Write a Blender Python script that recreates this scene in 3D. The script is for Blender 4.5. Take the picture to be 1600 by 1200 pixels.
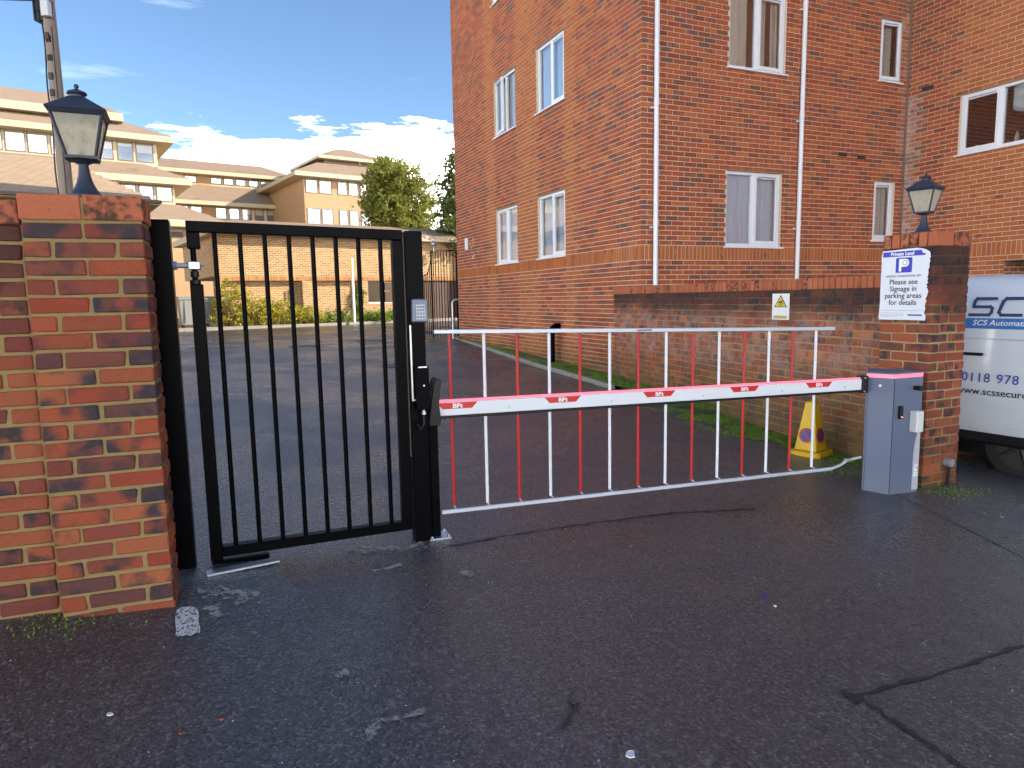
import bpy, bmesh, math, random
from mathutils import Vector, Matrix, noise
R = math.radians
rng = random.Random(7)
sc = bpy.context.scene
col = sc.collection
for o in list(bpy.data.objects): bpy.data.objects.remove(o)

# ------------------------------------------------------------------ camera
H = 1.5                                    # eye height above the datum
FPX = 1067.0; PIT = R(7.15); ROL = R(-1.07)
FW = Vector((0, math.cos(PIT), -math.sin(PIT)))
_up = Vector((0, math.sin(PIT), math.cos(PIT))); _rt = Vector((1, 0, 0))
RT = math.cos(ROL)*_rt + math.sin(ROL)*_up
UP = -math.sin(ROL)*_rt + math.cos(ROL)*_up
cd = bpy.data.cameras.new('camera'); cam = bpy.data.objects.new('camera', cd); col.objects.link(cam)
cd.sensor_width = 36; cd.lens = FPX/1600*36; cd.clip_end = 3000; cd.clip_start = .05
m = Matrix((RT, UP, -FW)).transposed().to_4x4(); m.translation = (0, 0, H); cam.matrix_world = m
sc.camera = cam

# ------------------------------------------------------------------ light
SUN_AZ = Vector((1, -.09, 0)).normalized(); SUN_EL = R(25)
w = bpy.data.worlds.new('World'); sc.world = w; w.use_nodes = True
nt = w.node_tree; nt.nodes.clear()
N = nt.nodes.new; Lk = nt.links.new
out = N('ShaderNodeOutputWorld'); bg = N('ShaderNodeBackground'); bg.inputs['Strength'].default_value = .105
sky = N('ShaderNodeTexSky'); sky.sky_type = 'NISHITA'; sky.sun_disc = False
sky.sun_elevation = SUN_EL; sky.sun_rotation = math.atan2(SUN_AZ.x, SUN_AZ.y)
sky.air_density = .9; sky.dust_density = 0.0; sky.ozone_density = 2.4; sky.altitude = 60
tc = N('ShaderNodeTexCoord'); sp = N('ShaderNodeSeparateXYZ'); Lk(tc.outputs['Generated'], sp.inputs[0])
mp = N('ShaderNodeMapping'); mp.inputs['Scale'].default_value = (1, 1, 4.5); Lk(tc.outputs['Generated'], mp.inputs[0])
n1 = N('ShaderNodeTexNoise'); n1.inputs['Scale'].default_value = 4.2; n1.inputs['Detail'].default_value = 9; n1.inputs['Roughness'].default_value = .62
Lk(mp.outputs[0], n1.inputs[0])
def wm(op, a, b=None, c=None, clamp=False):
    q = N('ShaderNodeMath'); q.operation = op; q.use_clamp = clamp
    for i, v in enumerate((a, b, c)):
        if v is None: continue
        if isinstance(v, (int, float)): q.inputs[i].default_value = v
        else: Lk(v, q.inputs[i])
    return q.outputs[0]
# bank of low white cloud that rings the horizon, ragged upper edge, thin wisps above
el = sp.outputs['Z']
edge = wm('ADD', wm('MULTIPLY', wm('SUBTRACT', n1.outputs[0], .5), .20), .222)
bank = wm('MULTIPLY', wm('SUBTRACT', edge, el), 30, clamp=True)
n2 = N('ShaderNodeTexNoise'); n2.inputs['Scale'].default_value = 7; n2.inputs['Detail'].default_value = 7
mp2 = N('ShaderNodeMapping'); mp2.inputs['Scale'].default_value = (1, 1, 5.5); mp2.inputs['Location'].default_value = (3, 1, 0)
Lk(tc.outputs['Generated'], mp2.inputs[0]); Lk(mp2.outputs[0], n2.inputs[0])
thin = wm('MULTIPLY', wm('SUBTRACT', n2.outputs[0], .33), 4.0, clamp=True)
wisp = wm('MULTIPLY', wm('SUBTRACT', n2.outputs[0], .64), 1.6, clamp=True)
cm = wm('MAXIMUM', wm('MULTIPLY', bank, wm('MULTIPLY', wm('ADD', thin, .42), .85)), wm('MULTIPLY', wisp, .2), clamp=True)
mx = N('ShaderNodeMix'); mx.data_type = 'RGBA'
hs = N('ShaderNodeHueSaturation'); hs.inputs['Saturation'].default_value = 1.06; hs.inputs['Value'].default_value = .53; Lk(sky.outputs[0], hs.inputs['Color'])
Lk(cm, mx.inputs[0]); Lk(hs.outputs[0], mx.inputs[6]); mx.inputs[7].default_value = (20.5, 19.8, 18.9, 1)
Lk(mx.outputs[2], bg.inputs[0]); Lk(bg.outputs[0], out.inputs[0])
sl = bpy.data.lights.new('sun', 'SUN'); sun = bpy.data.objects.new('sun', sl); col.objects.link(sun)
sl.energy = 2.0; sl.angle = R(.53); sl.color = (1, .88, .71)
sd = Vector((SUN_AZ.x*math.cos(SUN_EL), SUN_AZ.y*math.cos(SUN_EL), math.sin(SUN_EL)))
sun.rotation_euler = sd.to_track_quat('Z', 'Y').to_euler(); sun.location = (20, -10, 30)
vs = sc.view_settings
vs.view_transform = 'Standard'; vs.look = 'None'; vs.exposure = 2.1; vs.gamma = 1; vs.use_curve_mapping = False
sc.render.engine = 'CYCLES'

# ------------------------------------------------------------------ pixel -> place
def ray(u, v): return FW + RT*((u-800)/FPX) - UP*((v-600)/FPX)
EYE = Vector((0, 0, H))
def onplane(u, v, p0, n):
    r = ray(u, v); n = Vector(n); return EYE + r*((Vector(p0)-EYE).dot(n)/r.dot(n))
def yat(u, v, Y): r = ray(u, v); return EYE + r*(Y/r.y)
def gz(x, y):
    p = -.03-.0466*(x-3.3)+.022*(y-6.3); k = .06
    if p-.5 > 2: return .5
    return -k*math.log(math.exp(-p/k)+math.exp(-.5/k))
def gnd(u, v):
    r = ray(u, v); lo, hi = .5, 400.
    for i in range(60):
        t = (lo+hi)/2; q = EYE+r*t
        if q.z > gz(q.x, q.y): lo = t
        else: hi = t
    return EYE+r*lo
def frame(p, yaw):                                   # x along, y back, z up
    mm = Matrix.Rotation(yaw, 4, 'Z'); mm.translation = Vector(p); return mm

# ------------------------------------------------------------------ mesh builder
class MB:
    def __init__(s, M=None): s.v = []; s.f = []; s.r = []; s.t = []; s.M = M or Matrix.Identity(4); s.sm = False
    def add(s, vs, fs, rnd=0., st=0.):
        b = len(s.v); s.v += [s.M @ Vector(q) for q in vs]
        for f in fs: s.f.append([b+i for i in f]); s.r.append(rnd); s.t.append(st)
        return s
    def box(s, a, b, rnd=0., st=0., skip=()):
        x0, y0, z0 = a; x1, y1, z1 = b
        vs = [(x0,y0,z0),(x1,y0,z0),(x1,y1,z0),(x0,y1,z0),(x0,y0,z1),(x1,y0,z1),(x1,y1,z1),(x0,y1,z1)]
        F = {'b':(3,2,1,0),'t':(4,5,6,7),'f':(0,1,5,4),'k':(2,3,7,6),'l':(3,0,4,7),'r':(1,2,6,5)}
        return s.add(vs, [f for k, f in F.items() if k not in skip], rnd, st)
    def quad(s, *p): return s.add(p, [tuple(range(len(p)))])
    def prism(s, poly, z0, z1, top=None):             # polygon in xy, counter-clockwise
        n = len(poly); top = top or poly
        vs = [(p[0], p[1], z0) for p in poly]+[(p[0], p[1], z1) for p in top]
        fs = [tuple(range(n-1, -1, -1)), tuple(range(n, 2*n))]+[(i, (i+1) % n, n+(i+1) % n, n+i) for i in range(n)]
        return s.add(vs, fs)
    def slab(s, poly, y0, y1):                        # polygon in xz, extruded along y
        n = len(poly)
        vs = [(p[0], y0, p[1]) for p in poly]+[(p[0], y1, p[1]) for p in poly]
        fs = [tuple(range(n)), tuple(range(2*n-1, n-1, -1))]+[((i+1) % n, i, n+i, n+(i+1) % n) for i in range(n)]
        return s.add(vs, fs)
    def tube(s, pts, rad, n=10, cap=True):
        pts = [Vector(p) for p in pts]; rads = rad if isinstance(rad, (list, tuple)) else [rad]*len(pts)
        vs = []; ref = None
        for i, p in enumerate(pts):
            d = (pts[min(i+1, len(pts)-1)]-pts[max(i-1, 0)]).normalized()
            if ref is None: ref = Vector((0, 0, 1)) if abs(d.z) < .9 else Vector((1, 0, 0))
            a = d.cross(ref).normalized(); b = a.cross(d); ref = b
            for k in range(n):
                t = 2*math.pi*k/n; vs.append(p+a*math.cos(t)*rads[i]+b*math.sin(t)*rads[i])
        fs = []
        for i in range(len(pts)-1):
            for k in range(n): fs.append((i*n+k, i*n+(k+1) % n, (i+1)*n+(k+1) % n, (i+1)*n+k))
        if cap: fs += [tuple(range(n-1, -1, -1)), tuple(range((len(pts)-1)*n, len(pts)*n))]
        return s.add(vs, fs)
    def lathe(s, prof, c=(0, 0, 0), n=16, ph=0):
        vs = []; 
        for (r_, z) in prof:
            for k in range(n):
                t = 2*math.pi*k/n+ph; vs.append((c[0]+r_*math.cos(t), c[1]+r_*math.sin(t), c[2]+z))
        fs = [(i*n+k, i*n+(k+1) % n, (i+1)*n+(k+1) % n, (i+1)*n+k) for i in range(len(prof)-1) for k in range(n)]
        fs += [tuple(range(n-1, -1, -1)), tuple(range((len(prof)-1)*n, len(prof)*n))]
        return s.add(vs, fs)
    def ball(s, c, r_, n=12):
        return s.lathe([(max(.001, r_*math.sin(math.pi*i/n)), -r_*math.cos(math.pi*i/n)) for i in range(n+1)], c, n)
    def build(s, name, mat, parent=None, smooth=False, bevel=0, seg=1):
        me = bpy.data.meshes.new(name)
        inv = WM(parent).inverted() if parent else Matrix.Identity(4)
        me.from_pydata([inv @ p for p in s.v], [], s.f)
        if any(s.r):
            a = me.attributes.new('rnd', 'FLOAT', 'FACE'); a.data.foreach_set('value', s.r)
        if any(s.t):
            a = me.attributes.new('stain', 'FLOAT', 'FACE'); a.data.foreach_set('value', s.t)
        me.materials.append(mat)
        o = bpy.data.objects.new(name, me); col.objects.link(o)
        if parent: o.parent = parent
        if smooth: 
            me.shade_smooth() if hasattr(me, 'shade_smooth') else None
            try: me.set_sharp_from_angle(angle=R(38))
            except Exception: pass
        if bevel:
            b = o.modifiers.new('bevel', 'BEVEL'); b.width = bevel; b.segments = seg; b.limit_method = 'ANGLE'; b.angle_limit = R(40)
        return o
def WM(o):
    mm = o.matrix_basis.copy()
    return WM(o.parent) @ mm if o.parent else mm
def tag(o, label=None, cat=None, group=None, kind=None):
    if label: o['label'] = label
    if cat: o['category'] = cat
    if group: o['group'] = group
    if kind: o['kind'] = kind
    return o
def thing(name, label, cat, M, group=None):
    o = bpy.data.objects.new(name, None); col.objects.link(o); o.empty_display_size = .2
    o.matrix_basis = M; return tag(o, label, cat, group)
def text(name, s, size, M, mat, parent, align='CENTER', bold=0, sx=1., shear=0., ext=.0008):
    cu = bpy.data.curves.new(name, 'FONT'); cu.body = s; cu.size = size; cu.align_x = align; cu.extrude = ext; cu.offset = bold; cu.shear = shear
    cu.resolution_u = 3
    t = bpy.data.objects.new(name, cu); col.objects.link(t)
    bpy.context.view_layer.update()
    me = bpy.data.meshes.new_from_object(t.evaluated_get(bpy.context.evaluated_depsgraph_get()))
    bpy.data.objects.remove(t); bpy.data.curves.remove(cu)
    inv = WM(parent).inverted()
    me.transform(inv @ M @ Matrix.Diagonal((sx, 1, 1, 1)))
    me.materials.clear(); me.materials.append(mat)
    o = bpy.data.objects.new(name, me); col.objects.link(o); o.parent = parent
    return o
def wallframe(p, xdir):                               # text frame: x along xdir, y up, z out of the wall to the right-hand side
    x = Vector(xdir).normalized(); y = Vector((0, 0, 1)); z = x.cross(y)
    mm = Matrix((x, y, z)).transposed().to_4x4(); mm.translation = Vector(p); return mm

# ------------------------------------------------------------------ materials
class NT:
    def __init__(s, name):
        s.m = bpy.data.materials.new(name); s.m.use_nodes = True; s.t = s.m.node_tree; s.t.nodes.clear()
        s.o = s.n('ShaderNodeOutputMaterial'); s.p = s.n('ShaderNodeBsdfPrincipled'); s.l(s.p.outputs[0], s.o.inputs[0])
        g = s.n('ShaderNodeNewGeometry'); s.pos = g.outputs['Position']
    def n(s, k): return s.t.nodes.new(k)
    def l(s, a, b): s.t.links.new(a, b)
    def set(s, sock, v):
        if isinstance(v, (int, float)): s.p.inputs[sock].default_value = v
        elif isinstance(v, tuple): s.p.inputs[sock].default_value = (*v, 1)
        else: s.l(v, s.p.inputs[sock])
        return s
    def math(s, op, a, b=None, clamp=False):
        q = s.n('ShaderNodeMath'); q.operation = op; q.use_clamp = clamp
        for i, v in enumerate((a, b)):
            if v is None: continue
            if isinstance(v, (int, float)): q.inputs[i].default_value = v
            else: s.l(v, q.inputs[i])
        return q.outputs[0]
    def noise(s, scale, detail=4, rough=.55, vec=None, stretch=None, dist=0):
        q = s.n('ShaderNodeTexNoise'); q.inputs['Scale'].default_value = scale; q.inputs['Detail'].default_value = detail
        q.inputs['Roughness'].default_value = rough; q.inputs['Distortion'].default_value = dist
        v = vec or s.pos
        if stretch:
            mp = s.n('ShaderNodeMapping'); mp.inputs['Scale'].default_value = stretch; s.l(v, mp.inputs[0]); v = mp.outputs[0]
        s.l(v, q.inputs[0]); return q.outputs[0]
    def ramp(s, f, stops, interp='LINEAR'):
        q = s.n('ShaderNodeValToRGB'); q.color_ramp.interpolation = interp; e = q.color_ramp.elements
        while len(e) < len(stops): e.new(.5)
        for i, (p, c) in enumerate(stops): e[i].position = p; e[i].color = (*c, 1) if len(c) == 3 else c
        s.l(f, q.inputs[0]); return q.outputs[0]
    def mix(s, f, a, b, mode='MIX'):
        q = s.n('ShaderNodeMix'); q.data_type = 'RGBA'; q.blend_type = mode; q.clamp_factor = True
        for i, v in ((0, f), (6, a), (7, b)):
            if isinstance(v, (int, float)): q.inputs[i].default_value = v
            elif isinstance(v, tuple): q.inputs[i].default_value = (*v, 1)
            else: s.l(v, q.inputs[i])
        return q.outputs[2]
    def sstep(s, v, a, b):
        q = s.n('ShaderNodeMapRange'); q.interpolation_type = 'SMOOTHSTEP'
        s.l(v, q.inputs[0]); q.inputs[1].default_value = a; q.inputs[2].default_value = b; return q.outputs[0]
    def z(s):
        q = s.n('ShaderNodeSeparateXYZ'); s.l(s.pos, q.inputs[0]); return q.outputs
    def attr(s, name, typ='GEOMETRY'):
        q = s.n('ShaderNodeAttribute'); q.attribute_name = name; q.attribute_type = typ; return q.outputs['Fac']
    def bump(s, h, st=.3, d=.01):
        q = s.n('ShaderNodeBump'); q.inputs['Strength'].default_value = st; q.inputs['Distance'].default_value = d
        s.l(h, q.inputs['Height']); s.l(q.outputs[0], s.p.inputs['Normal'])
def plain(name, c, rough=.5, metal=0., var=.12, scale=30, bump=0., spec=.5):
    k = NT(name); nz = k.noise(scale, 5)
    d = tuple(x*(1-var) for x in c); e = tuple(min(1, x*(1+var)) for x in c)
    k.set('Base Color', k.mix(nz, d, e)); k.set('Metallic', metal); k.p.inputs['Specular IOR Level'].default_value = spec
    k.set('Roughness', k.math('ADD', k.math('MULTIPLY', k.noise(scale*.3, 4), .22), rough-.11))
    if bump: k.bump(k.noise(scale*4, 3), bump, .004)
    return k.m
def emis(name, c, st):
    k = NT(name); k.set('Base Color', c); k.p.inputs['Emission Color'].default_value = (*c, 1); k.p.inputs['Emission Strength'].default_value = st; k.set('Roughness', .4); return k.m

def brick_mat(name, stops, dark, darkamt=.45, pscale=14, stain=None, grime=None, moss=None, white=None, frog=0):
    k = NT(name)
    rnd = k.math('ADD', k.attr('rnd'), k.attr('rnd', 'OBJECT'))
    st = k.math('ADD', k.attr('stain'), k.attr('stain', 'OBJECT'))
    c = k.ramp(rnd, stops)
    # kiln-flashed dark patches, different on each brick
    off = k.n('ShaderNodeVectorMath'); off.operation = 'ADD'; k.l(k.pos, off.inputs[0])
    cv = k.n('ShaderNodeCombineXYZ'); m17 = k.math('MULTIPLY', rnd, 17.3); k.l(m17, cv.inputs[0]); k.l(k.math('MULTIPLY', rnd, 5.1), cv.inputs[2]); k.l(cv.outputs[0], off.inputs[1])
    nz = k.noise(pscale, 3, .5, off.outputs[0])
    r2 = k.math('FRACT', k.math('MULTIPLY', rnd, 7.77))
    mask = k.math('MULTIPLY', k.sstep(nz, .40, .66), k.sstep(r2, 1-darkamt-.1, 1-darkamt+.1))
    c = k.mix(mask, c, dark)
    fine = k.noise(90, 5, .7)
    c = k.mix(k.math('MULTIPLY', fine, .45), c, k.mix(.5, c, (.1, .06, .05), 'MULTIPLY'))
    pock = k.sstep(k.noise(160, 2, .5), .66, .74); c = k.mix(k.math('MULTIPLY', pock, .5), c, (.09, .055, .05))
    z = k.z()[2]
    if grime:                                        # soot under the coping
        za, zb = grime
        gn = k.noise(2.6, 5, .6); gm = k.math('MULTIPLY', k.sstep(k.math('ADD', z, k.math('MULTIPLY', k.math('SUBTRACT', gn, .5), .55)), za, zb), .93)
        c = k.mix(gm, c, k.mix(.8, c, (.022, .019, .022)))
    if white:
        za, zb = white
        wn = k.noise(4.3, 9, .75); wz = k.math('MULTIPLY', k.sstep(z, za, za+.2), k.sstep(z, zb+.25, zb))
        c = k.mix(k.math('MULTIPLY', k.math('MULTIPLY', k.sstep(wn, .42, .62), wz), .38), c, (.50, .38, .34))
    if moss:
        za, zb, mc = moss
        mn = k.noise(1.6, 5, .6); mm = k.sstep(k.math('SUBTRACT', z, k.math('MULTIPLY', k.math('SUBTRACT', mn, .5), 1.1)), zb, za)
        c = k.mix(k.math('MULTIPLY', mm, .7), c, mc)
    c = k.mix(k.math('MULTIPLY', st, k.sstep(k.noise(9, 5, .6), .25, .6)), c, (.52, .43, .38))
    k.set('Base Color', c); k.set('Roughness', .88); k.p.inputs['Specular IOR Level'].default_value = .25
    k.bump(k.math('ADD', k.noise(55, 6, .65), k.math('MULTIPLY', pock, -.5)), .9, .008)
    return k.m
M_redbrick = brick_mat('red_facing_brick', [(0, (0.389, 0.1, 0.042)), (0.3, (0.468, 0.128, 0.052)), (0.55, (0.351, 0.083, 0.038)), (0.78, (0.519, 0.168, 0.058)), (0.9, (0.299, 0.074, 0.042)), (1, (0.195, 0.095, 0.061))],
                       (.17, .095, .08), .30, 11, moss=(-.05, .95, (.075, .07, .02)))
M_orangebrick = brick_mat('orange_facing_brick', [(0, (0.451, 0.143, 0.049)), (0.5, (0.521, 0.177, 0.061)), (1, (0.415, 0.126, 0.047))], (.24, .09, .05), .12, 11, moss=(-.05, .95, (.075, .07, .02)))
M_pillarbrick = brick_mat('stock_brick', [(0, (0.287, 0.061, 0.032)), (0.18, (0.352, 0.087, 0.039)), (0.34, (0.232, 0.052, 0.034)), (0.5, (0.4, 0.125, 0.051)), (0.62, (0.192, 0.053, 0.042)), (0.74, (0.32, 0.076, 0.038)), (0.85, (0.112, 0.057, 0.049)), (0.93, (0.152, 0.053, 0.044)), (1, (0.336, 0.091, 0.042))],
                          (.05, .043, .048), .68, 8)
M_pillarbrick2 = brick_mat('weathered_stock_brick', [(0, (0.332, 0.083, 0.041)), (0.35, (0.258, 0.066, 0.041)), (0.6, (0.418, 0.109, 0.05)), (0.8, (0.172, 0.066, 0.045)), (1, (0.307, 0.087, 0.05))],
                           (.06, .045, .045), .5, 12, grime=(1.15, 1.62), moss=(-.1, .12, (.05, .05, .02)))
M_leftwall = brick_mat('sooty_stock_brick', [(0, (0.282, 0.071, 0.038)), (0.4, (0.333, 0.1, 0.046)), (0.7, (0.208, 0.055, 0.038)), (1, (0.133, 0.046, 0.042))], (.05, .04, .042), .6, 13, grime=(1.15, 1.8))
M_wallbrick = brick_mat('old_wall_brick', [(0, (0.34, 0.093, 0.051)), (0.3, (0.422, 0.118, 0.057)), (0.5, (0.272, 0.093, 0.061)), (0.7, (0.503, 0.174, 0.072)), (0.85, (0.218, 0.106, 0.077)), (1, (0.381, 0.1, 0.057))],
                        (.11, .08, .08), .5, 10, grime=(1.10, 1.40), white=(.55, 1.15), moss=(.05, .95, (.10, .085, .03)))
M_cope = brick_mat('smooth_coping_brick', [(0, (0.469, 0.14, 0.067)), (0.5, (0.535, 0.175, 0.079)), (1, (0.418, 0.12, 0.061))], (.10, .05, .035), .35, 25)
def mortar(name, c, moss=None, grime=None):
    k = NT(name); cc = k.mix(k.noise(40, 5, .6), tuple(x*.78 for x in c), tuple(min(1, x*1.15) for x in c))
    z = k.z()[2]
    if grime: cc = k.mix(k.math('MULTIPLY', k.sstep(k.math('ADD', z, k.math('MULTIPLY', k.math('SUBTRACT', k.noise(2.6, 5, .6), .5), .5)), *grime), .85), cc, (.03, .027, .025))
    if moss: cc = k.mix(k.math('MULTIPLY', k.sstep(k.math('SUBTRACT', z, k.math('MULTIPLY', k.math('SUBTRACT', k.noise(1.6, 5, .6), .5), 1.1)), moss[1], moss[0]), .7), cc, moss[2])
    k.set('Base Color', cc); k.set('Roughness', .95); k.p.inputs['Specular IOR Level'].default_value = .1; k.bump(k.noise(120, 4), .6, .004); return k.m
M_mortar = mortar('pale_mortar', (.66, .53, .40), moss=(-.05, .95, (.10, .09, .03)))
M_mortar_buff = mortar('buff_mortar', (.27, .195, .085))
M_mortar_old = mortar('old_mortar', (.36, .27, .13), moss=(.05, .8, (.12, .10, .03)), grime=(1.15, 1.5))

def asphalt():
    k = NT('asphalt')
    big = k.noise(.55, 5, .55, dist=.4); mid = k.noise(3.2, 6, .6); fine = k.noise(130, 4, .7); grit = k.noise(62, 3, .6)
    c = k.mix(k.sstep(big, .35, .65), (.062, .061, .064), (.100, .088, .080))
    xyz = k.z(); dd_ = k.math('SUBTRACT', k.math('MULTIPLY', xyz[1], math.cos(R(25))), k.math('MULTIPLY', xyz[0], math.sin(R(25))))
    c = k.mix(k.math('MULTIPLY', k.sstep(k.math('ADD', dd_, k.math('MULTIPLY', k.noise(6, 4), .06)), 3.62, 3.67), .75), c, (.088, .094, .108))       # bluer, paler beyond the seam: wet sky reflection put into the colour
    c = k.mix(k.math('MULTIPLY', k.sstep(mid, .5, .75), .3), c, (.10, .092, .085))
    sc_ = k.math('MULTIPLY', k.sstep(k.noise(1.7, 9, .72, dist=.8), .63, .70), k.sstep(k.noise(.45, 2), .46, .58))
    c = k.mix(k.math('MULTIPLY', sc_, .4), c, (.19, .18, .165))
    vs_ = k.n('ShaderNodeTexVoronoi'); vs_.inputs['Scale'].default_value = 95; k.l(k.pos, vs_.inputs[0])
    sx = k.n('ShaderNodeSeparateColor'); k.l(vs_.outputs['Color'], sx.inputs[0])
    c = k.mix(k.math('MULTIPLY', k.sstep(sx.outputs[0], .6, .97), .7), c, (.22, .21, .195))       # lighter stones
    c = k.mix(k.math('MULTIPLY', k.sstep(sx.outputs[1], .5, .9), .65), c, (.014, .014, .016))       # bitumen pits
    c = k.mix(k.math('MULTIPLY', k.sstep(fine, .55, .8), .5), c, (.16, .155, .15))
    vor = k.n('ShaderNodeTexVoronoi'); vor.inputs['Scale'].default_value = 26; k.l(k.pos, vor.inputs[0])
    speck = k.math('MULTIPLY', k.sstep(vor.outputs['Distance'], .09, .05), k.sstep(k.noise(19, 1), .60, .66))
    c = k.mix(k.math('MULTIPLY', speck, .6), c, (.33, .32, .29))
    k.set('Base Color', c)
    wet = k.sstep(k.noise(.7, 6, .6, dist=.6), .36, .62)
    k.set('Roughness', k.math('ADD', k.math('SUBTRACT', .38, k.math('MULTIPLY', wet, .18)), k.math('MULTIPLY', sx.outputs[1], .10)))
    k.p.inputs['Specular IOR Level'].default_value = .8
    k.bump(k.math('ADD', k.math('MULTIPLY', vs_.outputs['Distance'], -.7), grit), .6, .006)
    return k.m
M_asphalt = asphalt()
M_tar = plain('tar_seam', (.028, .028, .03), .55, 0, .4, 60, .5)
def paintwhite(name, c, wear):
    k = NT(name); nz = k.noise(70, 5, .7); k.set('Base Color', k.mix(k.sstep(nz, wear, wear+.12), (.05, .05, .05), c)); k.set('Roughness', .7); k.bump(nz, .5, .004); return k.m
M_linepaint = paintwhite('worn_white_road_paint', (.78, .77, .72), .40)
M_concrete = plain('kerb_concrete', (.27, .25, .21), .9, 0, .25, 14, .4)
M_paving = plain('pavement_tarmac', (.36, .31, .25), .9, 0, .2, 9, .3)
M_iron = plain('cast_iron', (.17, .155, .14), .75, .1, .3, 60, .4)
def vergem():
    k = NT('mossy_soil'); nz = k.noise(5, 6, .65); c = k.mix(k.sstep(nz, .35, .6), (.08, .07, .045), (.17, .25, .05)); c = k.mix(k.math('MULTIPLY', k.noise(60, 4, .7), .5), c, (.10, .15, .03))
    k.set('Base Color', c); k.set('Roughness', .95); k.bump(k.noise(80, 5, .7), .9, .02); return k.m
M_verge = vergem()
def leafm(name, a, b, tr=.35, sc_=1.3):
    k = NT(name); c = k.mix(k.math('ADD', k.math('MULTIPLY', k.noise(sc_, 4), .6), k.math('MULTIPLY', k.attr('rnd'), .5)), a, b)
    k.set('Base Color', c); k.set('Roughness', .55); k.p.inputs['Specular IOR Level'].default_value = .3
    t = k.n('ShaderNodeBsdfTranslucent'); k.l(c, t.inputs[0]); mx = k.n('ShaderNodeMixShader'); mx.inputs[0].default_value = tr
    k.l(k.p.outputs[0], mx.inputs[1]); k.l(t.outputs[0], mx.inputs[2]); k.l(mx.outputs[0], k.o.inputs[0]); return k.m
M_moss = leafm('moss_blades', (.10, .18, .02), (.26, .40, .045), .3)
M_leaf_tree = leafm('tree_leaf', (.10, .15, .026), (.36, .34, .07), .5, .9)
M_leaf_dark = leafm('dark_tree_leaf', (.06, .10, .025), (.17, .19, .05), .3, .9)
M_leaf_shrub = leafm('shrub_leaf', (.17, .20, .026), (.55, .46, .06), .3, 1.2)
M_leaf_low = leafm('low_plant_leaf', (.08, .16, .02), (.24, .33, .045), .3, 1.6)
M_bark = plain('bark', (.09, .065, .045), .9, 0, .4, 12, .6)
M_black = plain('black_powder_coat', (.002, .002, .003), .33, 0, .3, 25, .04, .04)
M_blackplas = plain('black_plastic', (.007, .007, .009), .45, 0, .2, 40, 0, .3)
M_galv = plain('galvanised_steel', (.52, .54, .57), .38, .85, .15, 50)
M_alu = plain('aluminium_rail', (.55, .60, .66), .42, .35, .08, 40)
M_whitepaint = plain('white_enamel', (.70, .73, .76), .38, 0, .05, 20)
M_redpaint = plain('red_enamel', (.45, .008, .01), .38, 0, .1, 20)
M_redvinyl = plain('red_sticker', (.55, .01, .008), .35, 0, .05, 40)
M_whitevinyl = plain('white_sticker', (.80, .80, .80), .4, 0, .03, 60)
M_pink = emis('lit_red_light_strip', (.95, .22, .30), .16)
def scuffed(name, c, sc_c, rough):
    k = NT(name); s_ = k.math('MULTIPLY', k.sstep(k.noise(9, 8, .75, stretch=(1, 1, .35)), .62, .70), .35)
    zz = k.z()[2]; d = k.math('MULTIPLY', k.sstep(k.math('ADD', zz, k.math('MULTIPLY', k.noise(20, 4), .25)), .32, .02), .3)
    cc = k.mix(s_, c, sc_c); cc = k.mix(d, cc, (.20, .19, .18)); k.set('Base Color', cc); k.set('Roughness', k.math('ADD', rough, k.math('MULTIPLY', s_, .4))); return k.m
M_cabinet = scuffed('slate_blue_grey_paint', (.115, .14, .215), (.24, .26, .31), .42)
M_cabpale = plain('pale_grey_trim', (.42, .45, .50), .45, 0, .06, 30)
M_offwhite = plain('off_white_plastic', (.62, .64, .62), .45, 0, .05, 30)
M_keypad = plain('grey_keypad_casting', (.14, .17, .22), .4, .3, .1, 60)
M_keys = plain('pale_keys', (.36, .38, .42), .4, .4, .05, 80)
M_lampblue = plain('blue_black_lamp_paint', (.028, .034, .055), .48, 0, .3, 30, .1)
def glassm(name, tint, refl_rough=.03, alpha=.25):
    k = NT(name); k.set('Base Color', tint); k.set('Roughness', refl_rough); k.p.inputs['Specular IOR Level'].default_value = .8
    tr = k.n('ShaderNodeBsdfTransparent'); tr.inputs[0].default_value = (.97, .98, .98, 1)
    fr = k.n('ShaderNodeFresnel'); fr.inputs[0].default_value = 1.6
    gl = k.n('ShaderNodeBsdfGlossy'); gl.inputs['Roughness'].default_value = refl_rough
    mx = k.n('ShaderNodeMixShader'); k.l(k.math('ADD', k.math('MULTIPLY', fr.outputs[0], 1.0), alpha, clamp=True), mx.inputs[0]); k.l(tr.outputs[0], mx.inputs[1]); k.l(gl.outputs[0], mx.inputs[2])
    k.l(mx.outputs[0], k.o.inputs[0]); return k.m
M_glass = glassm('window_glass', (.02, .02, .02), .02, .24)
M_glassfar = glassm('office_window_glass', (.02, .02, .02), .06, .22)
def frosted():
    k = NT('dirty_frosted_glass'); 
    d = k.n('ShaderNodeBsdfTranslucent'); cc = k.mix(k.sstep(k.noise(35, 5, .7), .5, .75), (.85, .82, .68), (.58, .54, .40)); k.l(cc, d.inputs[0])
    df = k.n('ShaderNodeBsdfDiffuse'); k.l(cc, df.inputs[0])
    tr = k.n('ShaderNodeBsdfTransparent'); tr.inputs[0].default_value = (.9, .88, .78, 1)
    m1 = k.n('ShaderNodeMixShader'); m1.inputs[0].default_value = .45; k.l(d.outputs[0], m1.inputs[1]); k.l(df.outputs[0], m1.inputs[2])
    m2 = k.n('ShaderNodeMixShader'); m2.inputs[0].default_value = .30; k.l(m1.outputs[0], m2.inputs[1]); k.l(tr.outputs[0], m2.inputs[2]); k.l(m2.outputs[0], k.o.inputs[0]); return k.m
M_frost = frosted()
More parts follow.
